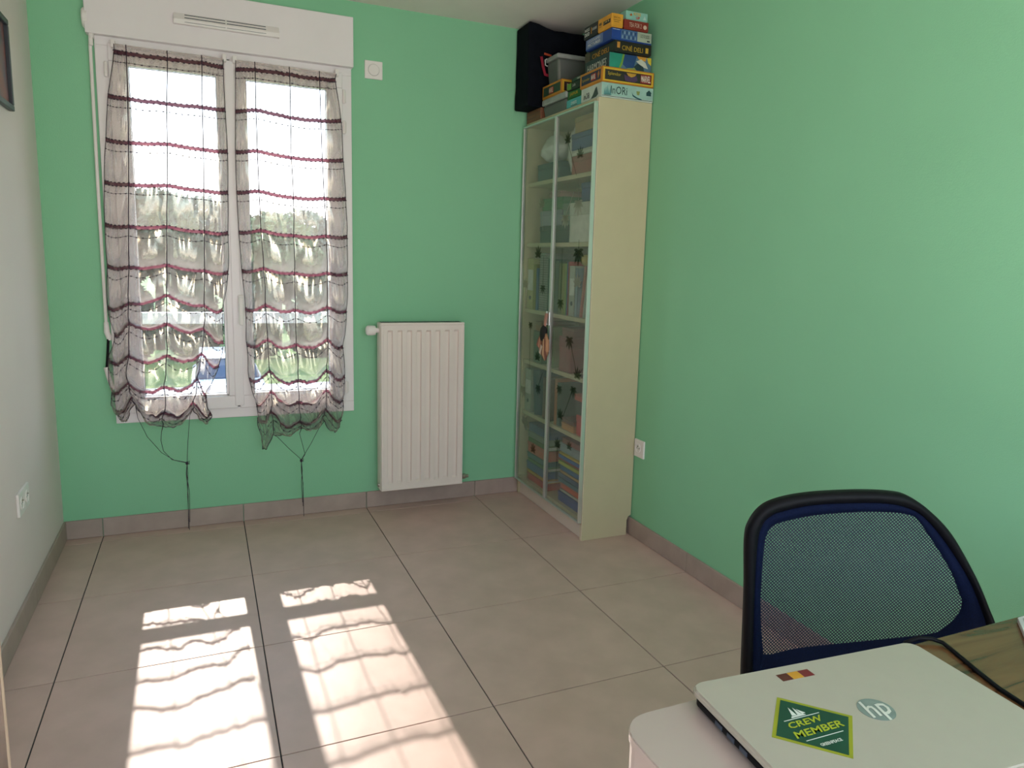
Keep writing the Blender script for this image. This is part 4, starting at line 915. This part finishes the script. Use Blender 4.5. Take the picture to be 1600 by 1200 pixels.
# lower clear tub with lid
def tub(label, x0, x1, y0, y1, z0, z1, lid_h, inner, tap=0.006, clip=None):
    e = thing('storage_tub', label, 'storage tub', ((x0 + x1) / 2, (y0 + y1) / 2, z0))
    b = box(x0, x1, y0, y1, z0 + 0.0005, z1 - lid_h, 0.012, 3)
    for v in b.verts:
        if v.co.z < (z0 + z1) / 2:
            v.co.x += tap if v.co.x < (x0 + x1) / 2 else -tap; v.co.y += tap if v.co.y < (y0 + y1) / 2 else -tap
    obj('tub_body', b, m_tub, e)
    obj('tub_lid', box(x0 - 0.006, x1 + 0.004, y0 - 0.006, y1 + 0.004, z1 - lid_h, z1, min(0.007, lid_h * 0.35), 3), colr(C(165, 170, 165), 0.35), e)
    obj('contents', box(x0 + 0.016, x1 - 0.016, y0 + 0.016, y1 - 0.016, z0 + 0.004, z1 - lid_h - 0.012, 0.004), colr(C(*inner), 0.7), e)
    if clip:
        cb = bmesh.new(); tube(cb, [(x0 - 0.006, clip, z1 - 0.004), (x0 - 0.016, clip, z1 - 0.010), (x0 - 0.014, clip, z1 - lid_h - 0.012), (x0 - 0.002, clip, z1 - lid_h - 0.016)], 0.003, 8); obj('clip', cb, colr(C(200, 205, 200), 0.3), e)
    return e
tub('low cloudy plastic tub with grey lid at the front edge of the bookcase top', 2.058, 2.30, -0.388, -0.128, TZ, 2.106, 0.030, (70, 85, 80))
e = gold_game('small gold framed game box between the two plastic tubs', 2.058, 2.27, -0.335, -0.116, 2.107, 2.172, (45, 70, 55), (60, 45, 40))
patch_l(e, 'logo_plate', 2.0574, -0.195, -0.245, 2.124, 2.154, (170, 60, 55)); txt_l(e, 'MARVEL', 2.0568, -0.198, 2.128, 0.044, 0.022, (230, 200, 180), bold=0.02)
txt_f(e, 'DUEL', -0.3356, 2.085, 2.122, 0.06, 0.030, (220, 190, 170))
tub('tall smoky plastic tub with pale lid in front of the black bag', 2.072, 2.262, -0.258, -0.128, 2.173, 2.308, 0.022, (28, 30, 38), 0.008, clip=-0.14)
# brown block and big black bag
bb = thing('wooden_block', 'reddish brown wooden block under the black bag', 'block', (2.16, 0.0, TZ))
obj('block', box(2.050, 2.28, -0.118, 0.060, TZ + 0.0005, 2.076, 0.003), mat('reddish brown wood', (0.26, 0.10, 0.05), 0.5, var=0.3, vscale=12, stretch=(1, 1, 8)), bb)
for zz in (2.036, 2.056): obj('groove', box(2.0492, 2.0502, -0.116, 0.058, zz, zz + 0.001), m_slot, bb)
bag = thing('black_bag', 'large black cloth bag squeezed between bookcase top and ceiling', 'bag', (2.15, -0.02, 2.078))
b = box(1.984, 2.312, -0.104, 0.070, 2.078, 2.480, 0.008, 2)
bmesh.ops.subdivide_edges(b, edges=b.edges[:], cuts=6, use_grid_fill=True)
for v in b.verts:
    p = v.co
    n3 = noise.noise(p * 7) * 0.010 + noise.noise(p * 17) * 0.004
    top = max(0, (p.z - 2.30) / 0.17)
    if p.y < -0.02: p.y -= n3 - 0.004
    if p.x < 2.05: p.x -= n3 * 0.6
    if top > 0: p.z -= 0.022 * top * max(0, min(1, (p.x - 2.02) / 0.1)) * (1 + 0.4 * noise.noise(p * 12))
    p.y = max(p.y, -0.112); p.y = min(p.y, 0.073); p.z = max(p.z, 2.0775)
    p.x = min(p.x, XR - 0.006)
obj('sack', b, m_black_cloth, bag, smooth=True)
sb2 = bmesh.new()
def ribbon(bm, pts, w, nrm):
    pts = [Vector(p) for p in pts]; nrm = Vector(nrm); L = []
    for i, p in enumerate(pts):
        t = (pts[min(i + 1, len(pts) - 1)] - pts[max(i - 1, 0)]).normalized(); s = t.cross(nrm).normalized() * w
        L.append((bm.verts.new(p - s), bm.verts.new(p + s)))
    for a, c in zip(L, L[1:]): bm.faces.new((a[0], a[1], c[1], c[0]))
ribbon(sb2, [(2.045, -0.118, 2.318), (2.056, -0.119, 2.27), (2.068, -0.119, 2.235), (2.10, -0.119, 2.230)], 0.007, (0, -1, 0))
o = obj('red_strap', sb2, colr(C(150, 25, 50), 0.7), bag); sd = o.modifiers.new('thickness', 'SOLIDIFY'); sd.thickness = 0.002
sb2 = bmesh.new(); ribbon(sb2, [(2.060, -0.118, 2.334), (2.100, -0.118, 2.328)], 0.005, (0, -1, 0))
o = obj('orange_strap', sb2, colr(C(190, 75, 40), 0.7), bag); sd = o.modifiers.new('thickness', 'SOLIDIFY'); sd.thickness = 0.002
sb2 = bmesh.new(); tube(sb2, [(2.06, -0.03, 2.470), (2.05, -0.03, 2.482), (2.03, -0.02, 2.486), (2.01, -0.02, 2.476)], 0.003, 8); obj('loop', sb2, m_black_cloth, bag)

# ------------------------------------------------------------------ desk and what stands on it
ZD = 0.750
dk = thing('desk', 'wooden topped desk with dark veins beside the white cabinet', 'desk', (1.75, -3.25, 0))
obj('desk_top', box(1.262, 2.300, -3.56, -2.955, ZD - 0.024, ZD, 0.0025, 2), m_desk_wood, dk)
for xx in (1.264, 2.24):
    for y in (-3.50, -3.03): obj('leg', box(xx, xx + 0.045, y - 0.02, y + 0.025, 0.001, ZD - 0.024, 0.003), m_white_mel, dk)
obj('apron', box(1.32, 2.24, -3.50, -3.48, 0.62, ZD - 0.024), m_white_mel, dk)
pc = thing('desk_cabinet', 'white glossy drawer cabinet with rounded corners carrying the laptop', 'cabinet', (1.08, -3.22, 0))
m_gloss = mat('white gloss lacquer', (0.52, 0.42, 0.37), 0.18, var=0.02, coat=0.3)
def rrect(x0, x1, y0, y1, r, n=8):
    P = []
    for cx, cy, a0 in ((x1 - r, y1 - r, 0), (x0 + r, y1 - r, 90), (x0 + r, y0 + r, 180), (x1 - r, y0 + r, 270)):
        for k in range(n + 1):
            a = math.radians(a0 + 90 * k / n); P.append((cx + r * math.cos(a), cy + r * math.sin(a)))
    return P
obj('cabinet_body', prism(bmesh.new(), rrect(0.908, 1.258, -3.50, -2.953, 0.042), (0, 0, 0.06), (1, 0, 0), (0, 1, 0), (0, 0, 1), ZD - 0.07), m_gloss, pc, smooth=False)
obj('cabinet_top', prism(bmesh.new(), rrect(0.906, 1.260, -3.502, -2.951, 0.044), (0, 0, ZD - 0.012), (1, 0, 0), (0, 1, 0), (0, 0, 1), 0.012, 0.0015), m_gloss, pc)
obj('cabinet_foot', box(0.95, 1.22, -3.46, -3.0, 0.001, 0.06, 0.003), m_black, pc)
for k in range(3):
    dr = obj('drawer_front', box(0.95, 1.22, -3.512, -3.50, 0.08 + k * 0.22, 0.285 + k * 0.22, 0.003), m_gloss, pc)
    obj('drawer_handle', box(1.03, 1.14, -3.528, -3.512, 0.19 + k * 0.22, 0.20 + k * 0.22, 0.003), m_alu, dr)
# laptop
la = math.radians(-4.2)
LM = Matrix.Translation((1.0115, -2.953, 0)) @ Matrix.Rotation(la, 4, 'Z')
LW, LD = 0.378, 0.252
lp = thing('laptop', 'closed white laptop with stickers lying on the desk', 'laptop', tuple(LM @ Vector((LW / 2, -LD / 2, ZD))))
def lprism(poly, z, t, bev=0.0):
    b = prism(bmesh.new(), poly, (0, 0, z), (1, 0, 0), (0, 1, 0), (0, 0, 1), t, bev); b.transform(LM); return b
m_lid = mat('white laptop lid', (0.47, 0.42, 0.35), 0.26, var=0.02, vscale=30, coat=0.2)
lid = obj('lid', lprism(rrect(0, LW, -LD, 0, 0.020), ZD + 0.0165, 0.0105, 0.003), m_lid, lp)
obj('laptop_base', lprism(rrect(0.004, LW - 0.004, -LD + 0.002, -0.004, 0.018), ZD + 0.003, 0.0135, 0.003), m_black, lp)
fb = bmesh.new()
for a, c in ((0.04, -0.03), (LW - 0.04, -0.03), (0.04, -LD + 0.03), (LW - 0.04, -LD + 0.03)): lathe(fb, (a, c, ZD + 0.0004), (0, 0, 1), [(0.007, 0), (0.007, 0.003)], 12)
fb.transform(LM); obj('rubber_foot', fb, m_gasket, lp)
pb = bmesh.new()
for k, yy_ in enumerate((-0.06, -0.085, -0.11, -0.15)): bx(pb, 0.0030, 0.0048, yy_ - 0.014, yy_, ZD + 0.007, ZD + 0.0125)
pb.transform(LM); obj('port', pb, m_slot, lp)
LZ = ZD + 0.0271
def sticker(name, pts, rgb, dz=0.0002, lab=None, parent=None, t=0.0002):
    return obj(name, prism(bmesh.new(), pts, (0, 0, LZ + dz - t), (1, 0, 0), (0, 1, 0), (0, 0, 1), t), colr(C(*rgb), 0.5), parent or lid)
st = sticker('sticker', [(1.099, -3.021), (1.158, -3.086), (1.096, -3.145), (1.037, -3.081)], (160, 165, 40), 0.0003)
st['label'] = 'green diamond sticker reading CREW MEMBER'
sticker('sticker_field', [(1.0985, -3.0275), (1.1515, -3.086), (1.096, -3.139), (1.0435, -3.081)], (25, 75, 55), 0.0006, None, st)
ux, uy = Vector((math.cos(-0.03), math.sin(-0.03), 0)), Vector((math.sin(0.03), math.cos(0.03), 0))
def ltext(s, x, y, w, h, rgb, parent, dz=0.0009, **k):
    obj('lettering', text(s, (x, y, LZ + dz), ux, uy, w, h, 0.0, **k), colr(C(*rgb), 0.6), parent)
ltext('CREW', 1.069, -3.0785, 0.052, 0.0105, (180, 190, 45), st, shear=0.25, bold=0.02)
ltext('MEMBER', 1.062, -3.0955, 0.072, 0.0115, (180, 190, 45), st, shear=0.25, bold=0.02)
ltext('GREENPEACE', 1.079, -3.1165, 0.031, 0.0048, (225, 230, 220), st, bold=0.03)
sticker('white_line', [(1.069, -3.1018), (1.124, -3.1035), (1.124, -3.1045), (1.069, -3.1028)], (225, 230, 220), 0.0009, None, st)
sticker('white_line', [(1.071, -3.0635), (1.124, -3.0655), (1.124, -3.0665), (1.071, -3.0645)], (225, 230, 220), 0.0009, None, st)
for pts in ([(1.084, -3.0625), (1.106, -3.0632), (1.103, -3.0600), (1.086, -3.0600)], [(1.088, -3.059), (1.0945, -3.0595), (1.095, -3.044)], [(1.096, -3.0595), (1.1015, -3.060), (1.100, -3.046)], [(1.1025, -3.060), (1.108, -3.060), (1.102, -3.050)]):
    sticker('ship_print', pts, (225, 230, 220), 0.0009, None, st)
for k, rgb in enumerate(((95, 40, 35), (215, 155, 50), (125, 40, 45))):
    xx = 1.133 + k * 0.0172; yq = -2.981 - k * 0.0013
    s3 = sticker('square_sticker', [(xx, yq), (xx + 0.0166, yq - 0.001), (xx + 0.0160, yq - 0.0160), (xx - 0.0006, yq - 0.0150)], rgb, 0.0003)
hc = Vector((1.197, -3.087)); ell = [(hc.x + 0.0225 * math.cos(2 * PI * k / 40), hc.y + 0.0225 * math.sin(2 * PI * k / 40)) for k in range(40)]
hpm = obj('round_logo', prism(bmesh.new(), ell, (0, 0, LZ), (1, 0, 0), (0, 1, 0), (0, 0, 1), 0.0003), mat('silver logo', (0.23, 0.28, 0.255), 0.3, var=0.03), lid)
ltext('hp', 1.1785, -3.1095, 0.036, 0.042, (222, 224, 212), hpm, 0.0007, shear=0.28, bold=0.01)
# power cable
cb = bmesh.new()
zc_ = ZD + 0.0035
tube(cb, [(1.405, -2.925, 0.60), (1.415, -2.935, 0.70), (1.425, -2.945, 0.748), (1.440, -2.955, 0.7575), (1.458, -2.964, 0.757), (1.468, -2.975, 0.7545), (1.460, -3.003, zc_), (1.443, -3.050, zc_), (1.430, -3.090, zc_), (1.424, -3.13, zc_), (1.43, -3.20, zc_), (1.47, -3.30, zc_), (1.55, -3.40, zc_)], 0.0032, 10)
setp(obj('power_cable', cb, m_black, smooth=True), 'black power cable running across the wooden desk beside the laptop', 'cable')
nb = thing('notebook', 'grey notebook with white border lying on the desk edge', 'notebook', (1.74, -3.06, ZD))
NP = [(1.660, -2.966), (1.860, -2.985), (1.800, -3.170), (1.585, -3.030)]
NP = [(1.655, -2.968), (1.845, -2.962), (1.740, -3.150), (1.580, -3.035)]
obj('cover', prism(bmesh.new(), NP, (0, 0, ZD + 0.0005), (1, 0, 0), (0, 1, 0), (0, 0, 1), 0.008, 0.0008), colr(C(215, 215, 215)), nb)
ctr = (sum(p[0] for p in NP) / 4, sum(p[1] for p in NP) / 4)
obj('grey_panel', prism(bmesh.new(), [(ctr[0] + (p[0] - ctr[0]) * 0.93, ctr[1] + (p[1] - ctr[1]) * 0.9) for p in NP], (0, 0, ZD + 0.0085), (1, 0, 0), (0, 1, 0), (0, 0, 1), 0.0006), colr(C(165, 170, 168)), nb)

# ------------------------------------------------------------------ office chair
U0 = Vector((1.40, -2.60, 0)); DU = Vector((0.90, -0.436, 0)).normalized(); NU = Vector((-0.436, -0.90, 0)).normalized()
oc = thing('office_chair', 'office chair with black frame and navy mesh backrest behind the desk', 'chair', tuple(U0 + DU * 0.25 + NU * 0.0))
def cpt(s, z, off=0.0):
    k = (s - 0.25) / 0.25
    return U0 + DU * s + Vector((0, 0, z)) + NU * (off + 0.030 * (k * k - 0.5) * 0.5)
outer = [(0.016, 0.42), (0.010, 0.512), (0.003, 0.685), (-0.004, 0.791), (0.002, 0.828), (0.024, 0.859), (0.061, 0.876), (0.119, 0.887), (0.206, 0.894), (0.269, 0.894), (0.304, 0.887), (0.341, 0.864), (0.388, 0.818), (0.440, 0.738), (0.472, 0.675), (0.491, 0.630), (0.503, 0.55), (0.500, 0.46), (0.470, 0.40), (0.26, 0.375), (0.05, 0.385)]
inner = [(0.040, 0.43), (0.031, 0.519), (0.022, 0.686), (0.020, 0.784), (0.026, 0.822), (0.042, 0.842), (0.070, 0.853), (0.125, 0.865), (0.206, 0.871), (0.262, 0.872), (0.300, 0.866), (0.333, 0.850), (0.376, 0.806), (0.428, 0.734), (0.460, 0.671), (0.475, 0.629), (0.482, 0.55), (0.478, 0.475), (0.455, 0.425), (0.26, 0.405), (0.065, 0.410)]
meshp = [(0.060, 0.553), (0.048, 0.570), (0.036, 0.667), (0.034, 0.770), (0.038, 0.805), (0.051, 0.823), (0.090, 0.835), (0.134, 0.844), (0.210, 0.852), (0.270, 0.854), (0.306, 0.851), (0.325, 0.842), (0.359, 0.799), (0.397, 0.744), (0.418, 0.700), (0.426, 0.680), (0.422, 0.655), (0.400, 0.625), (0.370, 0.608), (0.250, 0.586), (0.120, 0.567)]
def dense(P, k=6):
    n = len(P); out = []
    for i in range(n):
        a, b_, c, d = P[i - 1], P[i], P[(i + 1) % n], P[(i + 2) % n]
        for j in range(k):
            f = j / k
            out.append(tuple(0.5 * (2 * b_[q] + (c[q] - a[q]) * f + (2 * a[q] - 5 * b_[q] + 4 * c[q] - d[q]) * f * f + (3 * b_[q] - a[q] - 3 * c[q] + d[q]) * f ** 3) for q in (0, 1)))
    return out
OD, ID, MD = dense(outer), dense(inner), dense(meshp)
n = len(OD); V = []; F = []
for off_o, off_i in ((0.014, 0.006), (-0.014, -0.006)):
    V += [cpt(s, z_, off_o * 0.7) for s, z_ in OD]
    V += [cpt((a[0] * 0.55 + c[0] * 0.45), (a[1] * 0.55 + c[1] * 0.45), off_o * 1.25) for a, c in zip(OD, ID)]
    V += [cpt(s, z_, off_i) for s, z_ in ID]
for k in range(n):
    k2 = (k + 1) % n
    F += [(k, k2, n + k2, n + k), (n + k, n + k2, 2 * n + k2, 2 * n + k)]
    F += [(3 * n + k, 4 * n + k, 4 * n + k2, 3 * n + k2), (4 * n + k, 5 * n + k, 5 * n + k2, 4 * n + k2)]
    F += [(k, 3 * n + k, 3 * n + k2, k2), (2 * n + k, 2 * n + k2, 5 * n + k2, 5 * n + k)]
obj('back_frame', (V, F), m_black, oc, smooth=True)
V = [cpt(s, z_, 0.003) for s, z_ in ID] + [cpt(s, z_, 0.001) for s, z_ in MD]
F = [(k, (k + 1) % n, n + (k + 1) % n, n + k) for k in range(n)]
o = obj('fabric_border', (V, F), m_navy, oc, smooth=True); sd = o.modifiers.new('thickness', 'SOLIDIFY'); sd.thickness = 0.002; sd.offset = 0
def mesh_fabric():
    m = bpy.data.materials.new('perforated navy mesh'); m.use_nodes = True
    nt = m.node_tree; nt.nodes.clear()
    o = N(nt, 'ShaderNodeOutputMaterial'); mx = N(nt, 'ShaderNodeMixShader'); t = N(nt, 'ShaderNodeBsdfTransparent')
    p = N(nt, 'ShaderNodeBsdfPrincipled'); p.inputs['Base Color'].default_value = (0.004, 0.009, 0.03, 1); p.inputs['Roughness'].default_value = 0.7
    uv = N(nt, 'ShaderNodeUVMap'); sp = N(nt, 'ShaderNodeSeparateXYZ'); nt.links.new(uv.outputs[0], sp.inputs[0])
    def mth(op, a, b=None):
        q = N(nt, 'ShaderNodeMath', operation=op)
        for i, x in enumerate((a, b)):
            if x is None: continue
            if isinstance(x, (int, float)): q.inputs[i].default_value = x
            else: nt.links.new(x, q.inputs[i])
        return q.outputs[0]
    pit = 0.0050; k = 2 * math.pi / pit
    a = mth('COSINE', mth('MULTIPLY', mth('ADD', sp.outputs[0], sp.outputs[1]), k / math.sqrt(2) * 1.05)); b_ = mth('COSINE', mth('MULTIPLY', mth('SUBTRACT', sp.outputs[0], sp.outputs[1]), k / math.sqrt(2) * 1.05))
    s = mth('ADD', a, b_)
    hole = mth('GREATER_THAN', s, 0.48)
    nt.links.new(hole, mx.inputs[0]); nt.links.new(p.outputs[0], mx.inputs[1]); nt.links.new(t.outputs[0], mx.inputs[2]); nt.links.new(mx.outputs[0], o.inputs[0])
    return m
cen = (0.22, 0.70); rings = 8; V = []; UVc = []; F = []
for r in range(rings + 1):
    f = r / rings
    for s, z_ in MD:
        a = cen[0] + (s - cen[0]) * f; c = cen[1] + (z_ - cen[1]) * f; V.append(cpt(a, c, 0.001)); UVc.append((a, c))
for r in range(rings):
    for k in range(n):
        k2 = (k + 1) % n
        F.append((r * n + k, r * n + k2, (r + 1) * n + k2, (r + 1) * n + k))
me = bpy.data.meshes.new('mesh_fabric'); me.from_pydata(V, [], F); uvl = me.uv_layers.new(name='UVMap')
for lp_ in me.loops: uvl.data[lp_.index].uv = UVc[lp_.vertex_index]
obj('mesh_fabric', me, mesh_fabric(), oc)
# seat, stem, base
sc = U0 + DU * 0.26 + NU * 0.20
CM = Matrix.Translation(sc) @ Matrix.Rotation(math.atan2(DU.y, DU.x), 4, 'Z')
b = box(-0.21, 0.21, -0.19, 0.19, 0.40, 0.465, 0.025, 4); b.transform(CM); obj('seat', b, m_black_cloth, oc, smooth=True)
b = bmesh.new(); tube(b, [sc + Vector((0, 0, 0.39)) - NU * 0.02, sc + Vector((0, 0, 0.385)) - NU * 0.20, U0 + DU * 0.25 + Vector((0, 0, 0.40)) - NU * 0.035, U0 + DU * 0.25 + Vector((0, 0, 0.55)) - NU * 0.035], 0.016, 10); obj('back_support', b, m_black, oc)
b = bmesh.new(); lathe(b, sc + Vector((0, 0, 0.09)), (0, 0, 1), [(0.035, 0), (0.028, 0.03), (0.024, 0.12), (0.016, 0.13), (0.016, 0.31)], 20); obj('gas_column', b, m_black, oc)
for k in range(5):
    a = 2 * PI * k / 5 + 0.4; dd = Vector((math.cos(a), math.sin(a), 0))
    b = bmesh.new(); tube(b, [sc + Vector((0, 0, 0.115)) + dd * 0.02, sc + Vector((0, 0, 0.105)) + dd * 0.15, sc + Vector((0, 0, 0.085)) + dd * 0.24], [0.024, 0.020, 0.014], 10); arm = obj('base_leg', b, m_black, oc)
    b = bmesh.new(); ax = dd.cross(Vector((0, 0, 1)))
    for s in (-1, 1): lathe(b, sc + dd * 0.24 + ax * (0.012 * s) + Vector((0, 0, 0.0255)), ax * s, [(0.025, 0), (0.025, 0.010), (0.020, 0.014)], 16)
    tube(b, [sc + dd * 0.24 + Vector((0, 0, 0.03)), sc + dd * 0.24 + Vector((0, 0, 0.085))], 0.006, 8); obj('caster', b, m_black, arm)

# ------------------------------------------------------------------ outdoors (garden seen from the first floor)
ZG = -2.9
struct('ground', box(-60, 60, 1.5, 26.5, ZG - 0.2, ZG), mat('lawn grass', (0.12, 0.15, 0.025), 0.9, col2=(0.085, 0.115, 0.02), vscale=3, bump=0.6, bscale=30))
struct('far_ground', box(-90, 90, 26.5, 140, ZG - 0.25, ZG - 0.02), mat('far meadow', (0.14, 0.24, 0.06), 0.9, var=0.4, vscale=0.3))
m_leaves = [mat('bright green leaves', (0.065, 0.11, 0.03), 0.7, var=0.5, vscale=1.5), mat('dark green leaves', (0.04, 0.065, 0.028), 0.7, var=0.5, vscale=1.5), mat('grey green leaves', (0.06, 0.08, 0.05), 0.7, var=0.4, vscale=1.5)]  # three foliage greens, picked per tree and hedge
m_bark = mat('brown bark', (0.10, 0.07, 0.05), 0.9, var=0.4, vscale=8)
def leafcloud(blobs, nleaf, size, seed):
    rnd = random.Random(seed); V = []; F = []
    for (c, r) in blobs:
        for k in range(nleaf):
            d = Vector((rnd.gauss(0, 1), rnd.gauss(0, 1), rnd.gauss(0, 1))).normalized()
            rr = 0.72 + 0.33 * rnd.random() ** 0.6 + 0.18 * noise.noise(d * 2.5 + Vector(c))
            p = Vector(c) + Vector((d.x * r[0], d.y * r[1], d.z * r[2])) * rr
            u = Vector((rnd.gauss(0, 1), rnd.gauss(0, 1), rnd.gauss(0, 1))).normalized(); v = u.orthogonal().normalized()
            s = size * (0.6 + 0.8 * rnd.random()); i = len(V)
            V += [p - u * s, p + v * s * 0.5, p + u * s, p - v * s * 0.5]; F.append((i, i + 1, i + 2, i + 3))
    return V, F
def tree(label, x, y, top, r, mi, seed):
    rnd = random.Random(seed)
    e = thing('tree', label, 'tree', (x, y, ZG), 'trees at the end of the garden')
    h = top - ZG
    blobs = [((x, y, top - r * 0.9), (r, r, r * 0.9))]
    for k in range(5):
        a = rnd.random() * 6.28; q = r * (0.5 + 0.2 * rnd.random())
        blobs.append(((x + math.cos(a) * r * 0.8, y + math.sin(a) * r * 0.5, top - r * (1.0 + 0.9 * rnd.random())), (q, q, q * 0.85)))
    obj('foliage', leafcloud(blobs, 2600, 0.17, seed), m_leaves[mi], e)
    b = bmesh.new(); tube(b, [(x, y, ZG), (x + 0.1, y, ZG + h * 0.35), (x, y, top - r)], [0.22, 0.17, 0.08], 10); obj('trunk', b, m_bark, e)
    for k in range(3):
        a = k * 2.1 + seed; b = bmesh.new(); tube(b, [(x, y, ZG + h * 0.4), (x + math.cos(a) * r * 0.4, y + math.sin(a) * r * 0.4, ZG + h * 0.6), (x + math.cos(a) * r * 0.7, y + math.sin(a) * r * 0.6, top - r)], [0.09, 0.06, 0.03], 6); obj('branch', b, m_bark, e)
DIST = lambda y: y + 3.67
for (lab, dx, y, sl, r, mi, sd_) in (('dark tree at the end of the garden filling the view beside the crank rod', -0.050, 31, 0.066, 1.6, 1, 11), ('rounded grey green tree far beyond the parked car', 0.000, 38, 0.060, 1.9, 2, 12), ('low dark tree far behind the middle of the window', 0.045, 45, 0.040, 2.2, 1, 13), ('bright green tree at the end of the garden beside the window handle', 0.085, 31, 0.046, 1.5, 0, 14),
        ('grey green tree with a pointed crown far beyond the lawn', 0.122, 38, 0.050, 1.8, 2, 15), ('low bright green tree at the end of the garden near the hinged sash side', 0.205, 31, 0.028, 1.6, 0, 16), ('tall dark tree far beyond the shutter crank', -0.10, 45, 0.056, 2.4, 1, 17), ('dark bushy tree far off towards the window hinges', 0.19, 46, 0.042, 2.4, 1, 18), ('broad dark tree far off between two lower trees', 0.10, 53, 0.036, 2.8, 1, 19), ('broad grey tree far off behind the dark tree by the crank rod', -0.035, 54, 0.058, 2.8, 2, 20)):
    tree(lab, 0.4555 + dx * DIST(y), y, 1.314 + sl * DIST(y), r, mi, sd_)
for k in range(8):
    x = -6.5 + k * 2.2
    labs = ['clipped dark hedge section at the far edge of the lawn']
    e = thing('hedge', labs[0], 'hedge', (x, 27.4, ZG), 'hedge along the lawn')
    obj('foliage', leafcloud([((x, 27.4, ZG + 1.25), (0.95, 0.7, 1.3)), ((x + 0.1, 27.5, ZG + 2.1), (0.7, 0.6, 0.7))], 2600, 0.13, 40 + k), m_leaves[1], e)
    b = bmesh.new(); tube(b, [(x, 27.4, ZG), (x, 27.4, ZG + 1.0)], [0.08, 0.05], 6); obj('stem', b, m_bark, e)
# parked car
car = thing('car', 'white parked car on the lawn edge seen through the window', 'car', (0.98, 18.0, ZG))
m_carp = mat('white car paint', (0.80, 0.81, 0.83), 0.15, var=0.02, coat=0.5); m_carg = mat('dark car glass', (0.02, 0.03, 0.06), 0.05, var=0.05)
sec = [(0.86, -2.0, 0.35, 0.70), (0.88, -1.7, 0.25, 0.88), (0.88, 1.7, 0.25, 0.92), (0.84, 2.0, 0.35, 0.75)]
b = box(0.10, 1.86, 16.0, 20.0, ZG + 0.28, ZG + 0.90, 0.12, 4); obj('car_body', b, m_carp, car, smooth=True)
b = box(0.20, 1.76, 16.9, 19.6, ZG + 0.86, ZG + 1.42, 0.10, 3)
for v in b.verts:
    if v.co.z > ZG + 1.2:
        v.co.x = 0.98 + (v.co.x - 0.98) * 0.84; v.co.y = 18.3 + (v.co.y - 18.3) * 0.72
obj('cabin_glass', b, m_carg, car, smooth=True)
b = box(0.30, 1.66, 17.25, 19.35, ZG + 1.385, ZG + 1.45, 0.03, 3); obj('roof', b, m_carp, car, smooth=True)
for xx in (0.22, 1.50): obj('headlight', box(xx, xx + 0.25, 15.97, 16.10, ZG + 0.62, ZG + 0.76, 0.02), m_alu, car)
obj('grille', box(0.62, 1.34, 15.98, 16.05, ZG + 0.45, ZG + 0.62, 0.01), m_slot, car)
for xx in (0.12, 1.64):
    for y in (16.8, 19.2):
        b = bmesh.new(); lathe(b, (xx, y, ZG + 0.30), (1, 0, 0), [(0.30, 0), (0.31, 0.03), (0.31, 0.17), (0.30, 0.20)], 24); obj('wheel', b, m_gasket, car)
